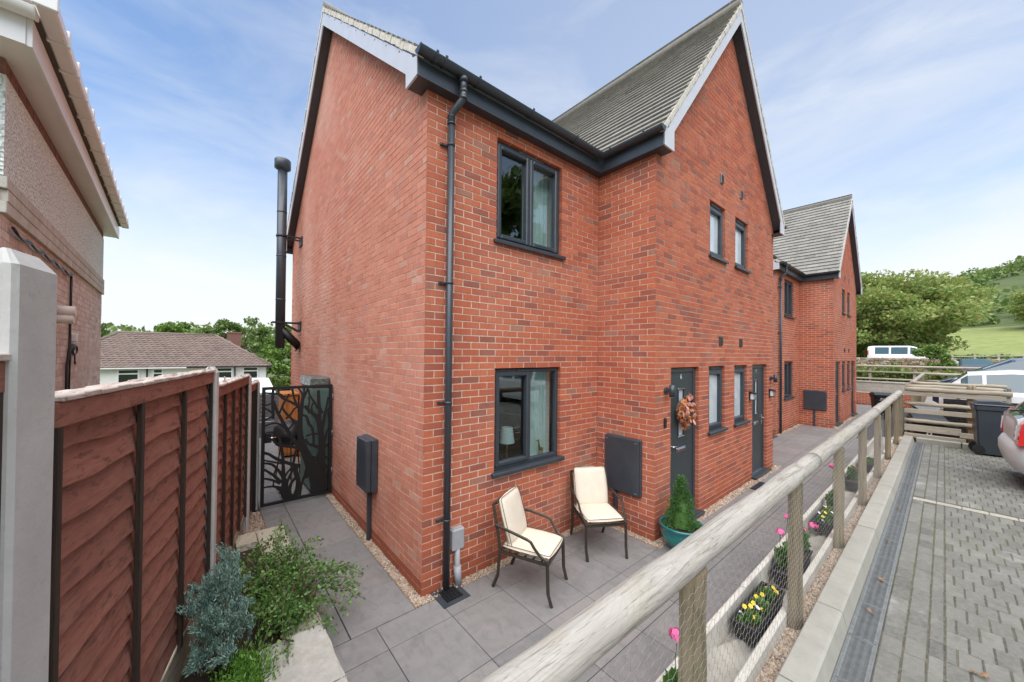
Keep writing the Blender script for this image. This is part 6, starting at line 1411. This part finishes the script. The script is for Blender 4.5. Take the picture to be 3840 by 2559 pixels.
# ------------------------------------------------------------------ wheelie bins
def wheelie(label, loc, rz, num=None, body='black_plastic', sc=1, logo=False, name='wheelie_bin', group='wheelie bins'):
    r = thing(name, label, 'bin', loc, rz, group); m = MB()      # local: front faces -y, wheels at +y
    def ring(z, w, y0, y1): return [(-w, y0, z), (w, y0, z), (w, y1, z), (-w, y1, z)]
    rg = [ring(.03, .20, -.20, .20), ring(.25, .215, -.235, .25), ring(.84, .262, -.31, .28), ring(.86, .285, -.335, .30), ring(.93, .288, -.34, .305)]; V = sum(rg, []); F = [(3, 2, 1, 0)]
    for j in range(4): F += [(4*j+i, 4*j+(i+1) % 4, 4*j+4+(i+1) % 4, 4*j+4+i) for i in range(4)]
    bm = bmesh.new(); vs = [bm.verts.new(v) for v in V]; [bm.faces.new([vs[i] for i in f]) for f in F]; bmesh.ops.bevel(bm, geom=[e for e in bm.edges if abs((e.verts[0].co-e.verts[1].co).normalized().z) > .8], offset=.03, segments=2, affect='EDGES'); m.bm(bm); m.build('body', body, r)
    m = MB(); m.cbox((-.295, -.36, .935), (.295, .31, .965), .012); m.prism([(-.33, .965), (.28, .965), (.24, 1.015), (-.05, 1.03), (-.28, .995)], (0, 0, 0), (0, 1, 0), (0, 0, 1), (1, 0, 0), -.26, .26); m.tube([(-.26, .33, .95), (.26, .33, .95)], .018, 8); m.build('lid', body, r)
    for s in (-1, 1):
        m = MB(); m.tube([(s*.20, .235, .10), (s*.25, .235, .10)], .10, 20); m.tube([(s*.25, .235, .10), (s*.254, .235, .10)], .055, 14, 1); m.build('wheel', ['tyre', 'trim_black'], r)
    if num:
        fm = Matrix.Translation((.0, -.300, .64)) @ Matrix.Rotation(R(90+7), 4, 'X'); text_part('number', num, .21, fm, 'white_paint', r)
    if logo:
        text_part('logo', 'AV', .10, Matrix.Translation((-.05, -.322, .80)) @ Matrix.Rotation(R(97), 4, 'X'), 'white_paint', r)
        m = MB(); fr = Matrix.Translation((0, -.322, .77)) @ Matrix.Rotation(R(97), 4, 'X'); m.add([fr @ Vector(p) for p in ((.05, .02, .002), (.15, .07, .002), (.16, .055, .002), (.06, .0, .002))], [(0, 1, 2, 3)]); m.add([fr @ Vector(p) for p in ((-.14, -.035, .002), (.15, -.035, .002), (.15, -.02, .002), (-.14, -.02, .002))], [(0, 1, 2, 3)]); m.build('logo_strokes', 'grey_plastic', r)
    return r
wheelie('dark grey wheelie bin standing between the cross fence and the silver car', (9.80, -3.86, .6), R(6), body='anthracite').scale = (.80, .74, 1.0)
wheelie('black wheelie bin marked 9 on the paving beside the far house', (18.9, -1.72, 0), R(-72), '9', logo=True)
wheelie('black wheelie bin marked 8 inside the bin enclosure', (11.75, -3.02, .02), R(-80), '8')
wheelie('green recycling bin by the road fence behind the stone wall', (65.5, -2.75, H(65.5, -2.75)), R(-85), body='bin_green'); wheelie('black bin beside the green recycling bin by the road', (65.5, -3.45, H(65.5, -3.4)), R(-85)); wheelie('dark bin left of the white van by the road', (60, 4.6, H(60, 4)), R(-85))
r = thing('wicker_screen', 'dark woven wicker screen inside the bin enclosure', 'screen', (12.2, -3.30, 0)); m = MB()
for j in range(22):
    for i in range(15): m.box((-.008-(.012 if (i+j) % 2 else 0), -i*.075-.072, .04+j*.062), (.0+(.012 if (i+j) % 2 else 0), -i*.075, .04+j*.062+.052))
tag(m.build('weave', 'trim_black', r), kind='stuff'); m = MB(); m.box((.02, -1.14, 0), (.05, .02, 1.43)); m.build('backing', 'black_plastic', r)
r = thing('lawn_mower', 'pale grey and black garden machine inside the bin enclosure', 'garden machine', (12.3, -2.98, 0)); m = MB(); m.cbox((-.15, -.25, .85), (.15, .22, 1.28), .06); m.build('hood', 'grey_plastic', r); m = MB(); m.cbox((-.2, -.25, .5), (.2, .3, .86), .05); m.tube([(-.17, .1, 1.12), (-.17, .32, 1.3)], .02, 8); m.build('body', 'black_plastic', r)
for y in (-.2, .22): m = MB(); m.tube([(-.24, y, .12), (.24, y, .12)], .12, 14); m.build('wheel', 'tyre', r)
m = MB(); m.bar((-.1, -.2, 0.1), (-.1, -.2, .55), .05, .05); m.bar((.1, .2, 0.1), (.1, .2, .55), .05, .05); m.build('stand', 'black_plastic', r)

# ------------------------------------------------------------------ end walls, hedge and fence behind the far house
r = thing('low_brick_wall', 'low red brick wall across the end of the paving', 'wall', (24.3, 0, 0)); Ow = (24.3, 1.2, 0); lay_bricks(r, [(( 0, 1.2, 0), (0, -1, 0), (-1, 0, 0), bricks_of(4.0, .62), lambda c, p: 'brick_plinth' if c < 1 else 'brick_red')], ['brick_red', 'brick_plinth'], offset=(24.3, 0, 0), n_single=60); m = MB(); m.box((.004, -2.795, -.1), (.22, 1.195, .618)); m.build('core', 'mortar', r)
r = thing('retaining_wall', 'pale block retaining wall with a coping below the hedge', 'wall', (24.85, 0, 0)); m = MB(); m.box((0, -15, -.3), (.3, 9, 1.10)); m.build('core', 'mortar_bed', r)
for c in range(5):
    for i in range(20):
        y1 = 2.2-i*.44-(.22 if c % 2 else 0); m = MB(); m.cbox((-.012, y1-.432, c*.222+.004), (.02, y1, c*.222+.214), .004, 0, random.random()); m.build('block', 'block_wall', r)
for i in range(16): m = MB(); m.cbox((-.05, 6-(i+1)*.9+.008, 1.112), (.34, 6-i*.9, 1.175), .008, 0, random.random()); m.build('coping', 'block_wall', r)
f3 = thing('hedge_fence', 'three rail wooden fence on top of the retaining wall in front of the hedge', 'fence', (0, 0, 0))
for z, rr_ in ((1.96, .05), (1.66, .04), (1.30, .045)): rail_y(25.25, 8, -12, z, rr_, 'cross_wood', int(z*9), f3)
for i in range(12): m = MB(); m.cbox((25.30, 3.84-1.55*i-.05, 1.0), (25.40, 3.84-1.55*i+.05, 1.94), .006); m.build('post', 'cross_wood', f3)
def hedge(name, label, boxes, size, mat, seed, n, group=None):
    r = thing(name, label, 'hedge' if name == 'hedge' else 'shrub', (0, 0, 0), 0, group); rn = np.random.default_rng(seed); P = []
    for (x0, x1, y0, y1, z0, z1) in boxes:
        k = n; p = rn.random((k, 3))*np.array([x1-x0, y1-y0, z1-z0])+np.array([x0, y0, z0]); p[:, 2] += .12*np.sin(p[:, 1]*3.1)*(p[:, 2]-z0)/(z1-z0); P.append(p)
    leaves('foliage', np.concatenate(P), size, mat, r, .3, .7, seed); return r
hedge('hedge', 'leafy green hedge behind the three rail fence', [(25.5, 27.2, -2.6, 7, 1.0, 1.82), (25.6, 28, -6, -2.6, 1.0, 1.6)], .16, 'leaf_hedge', 5, 9000)
hedge('bush', 'yellowish sunlit bush between the hedge and the stone wall', [(28.5, 30.5, -1.6, 2.6, 1.0, 1.95)], .16, 'leaf_hedge', 6, 2600)
r = thing('pale_shrub', 'pale wispy shrub rising in front of the white van', 'shrub', (29.0, -2.9, 1.2)); leaves('foliage', np.concatenate([blob(350, (0, rng.normal()*.45, .6+rng.random()*1.1), (.3, .30, .26), 300+i) for i in range(8)]), .13, 'leaf_fresh', r, .5, .5, 14); m = MB(); m.tube([(0, 0, -.2), (0, .1, 1.4)], [.04, .01], 6); m.build('stem', 'twig', r)
# dry stone wall, stones laid one by one
r = thing('stone_wall', 'brown dry stone wall below the white van', 'wall', (46, 0, 0)); SM = []
for i in range(8):
    bm = bmesh.new(); bmesh.ops.create_cube(bm, size=1); rr = random.Random(i); bmesh.ops.bevel(bm, geom=bm.edges[:], offset=.16, segments=1, affect='EDGES')
    for v in bm.verts: v.co += Vector([rr.gauss(0, .05) for _ in range(3)])
    me = bpy.data.meshes.new('stone'); bm.to_mesh(me); bm.free(); me.materials.append(M['stone_wall_stone']); SM.append(me)
rest = MB(); rr = random.Random(5); zb = H(46, 0)
for c in range(8):
    y = 8.0
    while y > -13:
        w = rr.uniform(.22, .5); h = .165 if c < 7 else .24
        if 3.0 > y > -9.5: o = link('stone', rr.choice(SM), r, (rr.uniform(-.03, .03), y-w/2, zb-.1+c*.165+h/2)); o.scale = (.36, w*.98, h*1.0); o.rotation_euler = (rr.uniform(-.09, .09), 0, 0)
        else: rest.box((-.17, y-w+.01, zb-.1+c*.165+.01), (.17, y-.01, zb-.1+c*.165+h-.01), 0, rr.random())
        y -= w
tag(rest.build('stonework', 'stone_wall_stone', r), kind='stuff'); m = MB(); m.box((-.10, -13, zb-.3), (.10, 8, zb+1.1)); m.build('core', 'soil', r)
# road on the rise, field, far fence
def sheet(name, mat, x0, x1, y0, y1, dz, st):
    nx_ = int((x1-x0)/st); ny_ = int((y1-y0)/st); V = [(x0+(x1-x0)*i/nx_, y0+(y1-y0)*j/ny_, H(x0+(x1-x0)*i/nx_, y0+(y1-y0)*j/ny_)+dz) for j in range(ny_+1) for i in range(nx_+1)]
    m = MB(); m.add(V, [(j*(nx_+1)+i, j*(nx_+1)+i+1, (j+1)*(nx_+1)+i+1, (j+1)*(nx_+1)+i) for j in range(ny_) for i in range(nx_)], 0, 0, True); return tag(m.build(name, mat), kind='structure')
sheet('road', 'asphalt', 48, 64.5, -60, 14, .12, 2); sheet('lane', 'asphalt', 27, 45.5, -40, -2.8, .10, 2); sheet('field', 'field_grass', 80, 128, -70, 4, .16, 2)
f4 = thing('road_fence', 'pale post and two rail fence along the rising road', 'fence', (0, 0, 0))
for i in range(15): y = -3.9-1.62*i; m = MB(); zz = H(66.5, y); m.cbox((66.4, y-.09, zz-.3), (66.6, y+.09, zz+1.12), .02); m.build('post', 'block_wall', f4)
for dz in (.98, .55):
    for i in range(14):
        y = -3.9-1.62*i; m = MB(); m.bar((66.38, y, H(66.5, y)+dz), (66.38, y-1.62, H(66.5, y-1.62)+dz), .04, .10); m.build('rail', 'block_wall', f4)
hedge('hedge', 'low scrubby hedge along the bottom of the field', [(68, 70, -26, -4, H(68, -12)-.4, H(68, -12)+.9)], .3, 'leaf_hedge', 15, 5200)

# ------------------------------------------------------------------ vehicles
def lerp_tab(tab, x):
    for (a, b), (c, d) in zip(tab, tab[1:]):
        if a <= x <= c: return b+(d-b)*(x-a)/(c-a) if c > a else d
    return tab[0][1] if x < tab[0][0] else tab[-1][1]
def car(name, label, cat, loc, rz, L_, w, body, belt, top, xs_, panes, wheels, wr=.31, glass='car_glass', tw=.80, rails=None, floor=.20, group='parked cars'):
    """local x: 0 at the rear bumper to L_ at the nose; belt/top: tables of height along x; panes: (name,x0,x1) side panes; screens are cut where the top rises steeply"""
    r = thing(name, label, cat, loc, rz, group); st = sorted(set([round(x, 3) for x in np.linspace(0, L_, 33)]+[round(x, 3) for x in xs_])); hw = w/2
    def plan(x): e = min(x, L_-x)/.55; return hw*(.80+.20*sm(min(1, max(0, e))**.6))
    secs = []
    for x in st:
        zb, zt = lerp_tab(belt, x), lerp_tab(top, x); p = plan(x); cab = max(0, zt-zb); k = min(1, cab/.5); endk = 1-sm(min(x, L_-x)/.25); fl = floor+.13*endk
        q = [(0, fl), (p*.93, fl), (p*.985, fl+.12), (p, .52), (p*.99, zb-.10), (p*.955, zb), (p*(.93-.14*k*(1-tw/.8*.0)), zb+cab*.86), (p*(.84-.16*k), zt-.015*k), (p*.45, zt+.02), (0, zt+.03)]
        secs.append(q)
    bm_ = MB(); parts = {}
    def V(i, j, s): y, z = secs[i][j]; return (st[i], s*y, z)
    for i in range(len(st)-1):
        xm = (st[i]+st[i+1])/2; zt0, zt1 = lerp_tab(top, st[i]), lerp_tab(top, st[i+1]); zb_ = lerp_tab(belt, xm); cabm = (zt0+zt1)/2-zb_
        for s in (1, -1):
            for j in range(9):
                q = [V(i, j, s), V(i+1, j, s), V(i+1, j+1, s), V(i, j+1, s)]; q = q if s > 0 else q[::-1]; tgt = None
                if j == 5 and cabm > .12:
                    for nm, a, b in panes:
                        if a <= xm <= b: tgt = (nm, a, s)
                if j in (7, 8) and cabm > .06 and abs(zt1-zt0)/(st[i+1]-st[i]) > .28: tgt = ('windscreen' if zt1 < zt0 else 'rear_window', 0, 0)
                if tgt: parts.setdefault(tgt, MB()).add(q, [(0, 1, 2, 3)], 0, 0, True)
                else: bm_.add(q, [(0, 1, 2, 3)], 1 if j == 0 else 0, 0, True)
    for i in (0, len(st)-1):
        q = [V(i, j, 1) for j in range(10)]+[V(i, j, -1) for j in range(8, 0, -1)]; bm_.add(q if i else q[::-1], [tuple(range(len(q)))], 0)
    bm_.build('body', [body, 'trim_black'], r)
    for (nm, a, s), pm in parts.items(): pm.build('window' if nm == 'pane' else nm, glass, r)
    for x in wheels:
        for s in (1, -1):
            m = MB(); m.tube([(x, s*(hw-.20), wr), (x, s*(hw-.005), wr)], wr, 24); wh = m.build('wheel', 'tyre', r); m = MB(); m.tube([(x, s*(hw-.01), wr), (x, s*(hw+.004), wr)], wr*.62, 20); m.build('rim', 'chrome', wh)
            m = MB(); m.tube([(x, s*(hw-.25), wr+.02), (x, s*(hw-.012), wr+.02)], wr+.05, 24); m.build('wheel_arch', 'trim_black', r)
    return r
def mirror(r, x, y, z, mat):
    m = MB(); m.cbox((x-.06, y-.09, z-.07), (x+.09, y+.09, z+.07), .03); m.build('mirror', mat, r)
# silver estate car, rear towards the path
belt = [(0, .92), (.4, .96), (3.2, .90), (4.2, .72), (4.25, .55)]; top = [(0, .98), (.06, 1.02), (.42, 1.48), (1.0, 1.56), (2.3, 1.55), (3.15, 1.02), (4.1, .80), (4.25, .62)]
sc_ = car('silver_car', 'silver hatchback with its tail to the path, cut by the edge of the view', 'car', (7.62, -3.92, .6), R(-88.5), 4.25, 1.74, 'car_silver', belt, top, (.06, .42), [('pane', .55, 1.35), ('pane', 1.45, 2.4), ('pane', 2.5, 3.0)], (.75, 3.4), .31)
def curved(rows, hw_, n=18, back=.5):
    """rounded rear panel: rows of (z, x at the middle, bow) swept across the car and wrapped round its corners"""
    m = MB(); vs = []; ts = [-1-.35, -1-.17]+[-1+2*i/n for i in range(n+1)]+[1.17, 1.35]
    for z, x0, bow in rows:
        for t in ts:
            q = min(1, abs(t)); y = math.copysign(min(abs(t), 1)**.9*hw_, t); x = x0+bow*q**5 + max(0, abs(t)-1)*back; vs.append((x, y, z))
    k = len(ts); m.add(vs, [(j*k+i, j*k+i+1, (j+1)*k+i+1, (j+1)*k+i) for j in range(len(rows)-1) for i in range(k-1)], 0, 0, True); return m
curved([(.24, .03, .16), (.30, -.04, .15), (.44, -.075, .15), (.56, -.075, .15), (.635, -.04, .15), (.65, .03, .14)], .862, back=1.6).build('bumper', 'car_silver', sc_)
curved([(.64, -.005, .07), (.80, -.02, .07), (.93, -.012, .075), (.985, .02, .08)], .53, back=.1).build('tailgate', 'car_silver', sc_)
curved([(.985, .015, .08), (1.10, .10, .09), (1.45, .36, .10)], .63, back=.1).build('rear_window', 'car_glass', sc_)
for s in (1, -1):
    m = MB(); m.prism([(-.02, .66), (.24, .64), (.27, .95), (.22, 1.06), (.09, 1.05), (.01, .93)], (0, s*.70, 0), (1, 0, 0), (0, 0, 1), (0, s, 0), -.20 if s < 0 else .0, .150 if s < 0 else .11); lt = m.build('tail_light', 'tail_red', sc_); m = MB(); m.prism([(-.026, .70), (.08, .70), (.095, .90), (-.012, .90)], (0, s*.58, 0), (1, 0, 0), (0, 0, 1), (0, s, 0), -.03 if s < 0 else .125, .06 if s < 0 else .15); m.build('lens', 'lens_clear', lt)
m = MB(); m.tube([(.16, -.55, 1.12), (.0, -.1, 1.06)], .010, 6); m.build('wiper', 'trim_black', sc_)
# white hatchback, nose towards the path
belt = [(0, .75), (.3, .95), (2.9, .98), (3.5, .92), (4.25, .72)]; top = [(0, .85), (.05, .95), (.5, 1.42), (1.2, 1.50), (2.0, 1.48), (2.95, 1.06), (3.9, .92), (4.25, .72)]
wc = car('white_car', 'white hatchback parked tail to the path, behind the cross fence', 'car', (14.95, -3.2, .6), R(-90), 4.3, 1.78, 'car_white', belt, top, (.5, 2.0, 2.95, .38, .74, .8, 1.6, 1.68), [('pane', .38, .74), ('pane', .80, 1.60), ('pane', 1.68, 2.5)], (.8, 3.45), .32)
for s in (1, -1):
    m = MB(); m.prism([(3.55, .74), (4.05, .66), (4.10, .74), (3.75, .86), (3.5, .88)], (0, s*.62, 0), (1, 0, 0), (0, 0, 1), (0, s, 0), 0, .235); m.build('headlight', 'lens_clear', wc); mirror(wc, 2.62, s*.98, 1.03, 'car_white')
m = MB(); m.cbox((4.15, -.6, .30), (4.31, .6, .55), .03); m.build('grille', 'trim_black', wc)
# navy people carrier beyond it
belt = [(0, .85), (.3, 1.05), (3.4, 1.10), (4.0, 1.02), (4.55, .75)]; top = [(0, .95), (.05, 1.1), (.4, 1.62), (1.2, 1.73), (2.2, 1.76), (3.05, 1.70), (3.95, 1.16), (4.4, .98), (4.55, .75)]
nc = car('navy_car', 'dark blue people carrier parked beyond the white car', 'car', (17.2, -7.6, .70), R(90), 4.55, 1.86, 'car_navy', belt, top, (.4, 3.05, 3.95), [('pane', .5, 1.5), ('pane', 1.58, 2.45), ('pane', 2.52, 3.5)], (.85, 3.65), .33)
for s in (1, -1):
    m = MB(); m.prism([(4.05, .84), (4.42, .70), (4.46, .80), (4.2, .94), (4.02, .97)], (0, s*.66, 0), (1, 0, 0), (0, 0, 1), (0, s, 0), 0, .24); m.build('headlight', 'lens_clear', nc); mirror(nc, 3.5, s*1.03, 1.16, 'car_navy')
m = MB(); m.tube([(.5, -.5, 1.74), (.30, -.5, 1.98)], .008, 5); m.build('aerial', 'trim_black', nc)
# white van on the road
belt = [(0, 1.05), (4.0, 1.05), (4.6, .98), (5.0, .80)]; top = [(0, 1.80), (.06, 1.92), (.4, 1.98), (3.3, 1.97), (3.7, 1.85), (4.45, 1.15), (4.9, .95), (5.0, .80)]
va = car('white_van', 'white van with dark side windows parked on the rising road', 'van', (58, 2.35, H(58, 0)+.12), R(-90), 5.0, 1.95, 'car_white', belt, top, (.06, 3.3, 3.7), [('pane', .55, 1.75), ('pane', 1.85, 3.15), ('pane', 3.3, 4.1)], (.95, 3.95), .33, group='vans')
for s in (1, -1):
    m = MB(); m.cbox((.0, s*.86-.05, .95), (.10, s*.86+.05, 1.5), .02); m.build('tail_light', 'tail_red', va); mirror(va, 3.95, s*1.08, 1.15, 'car_white')
dc = car('dark_car', 'dark car half hidden behind the hedge and stone wall', 'car', (43, -4.4, .92), R(-172), 4.1, 1.75, 'car_black', [(0, .8), (.3, .93), (3, .92), (4.1, .6)], [(0, .9), (.4, 1.40), (2.2, 1.42), (3.0, .98), (4.1, .65)], (), [('pane', .5, 1.4), ('pane', 1.5, 2.5)], (.75, 3.3), .31)

# ------------------------------------------------------------------ fallen leaves
for i, (x, y, z, lab) in enumerate(((2.62, -2.955, .607, 'curled orange dead leaf lying on the drain grating'), (3.55, -2.93, .607, 'brown dead leaf against the kerb on the drain'), (2.0, -2.965, .607, 'small brown dead leaf on the nearest drain grating'), (1.78, -3.42, .612, 'orange brown dead leaf lying on the block paving'), (4.75, -2.95, .607, 'pale yellow dead leaf on the drain farther on'), (6.1, -2.96, .607, 'small dead leaf far along the drain'))):
    r = thing('fallen_leaf', lab, 'leaf', (x, y, z), random.random()*6, 'fallen leaves on the car park'); m = MB(); s = .034 if i in (0, 3) else .024
    for q in range(3):
        n_ = Vector((random.gauss(0, .5), random.gauss(0, .5), 1)); leaf5(m, (random.gauss(0, .006), random.gauss(0, .006), .003+.006*q), n_, s*1.15, random.random()*6)
    m.build('blade', 'leaf_dead', r)
bpy.context.view_layer.update()
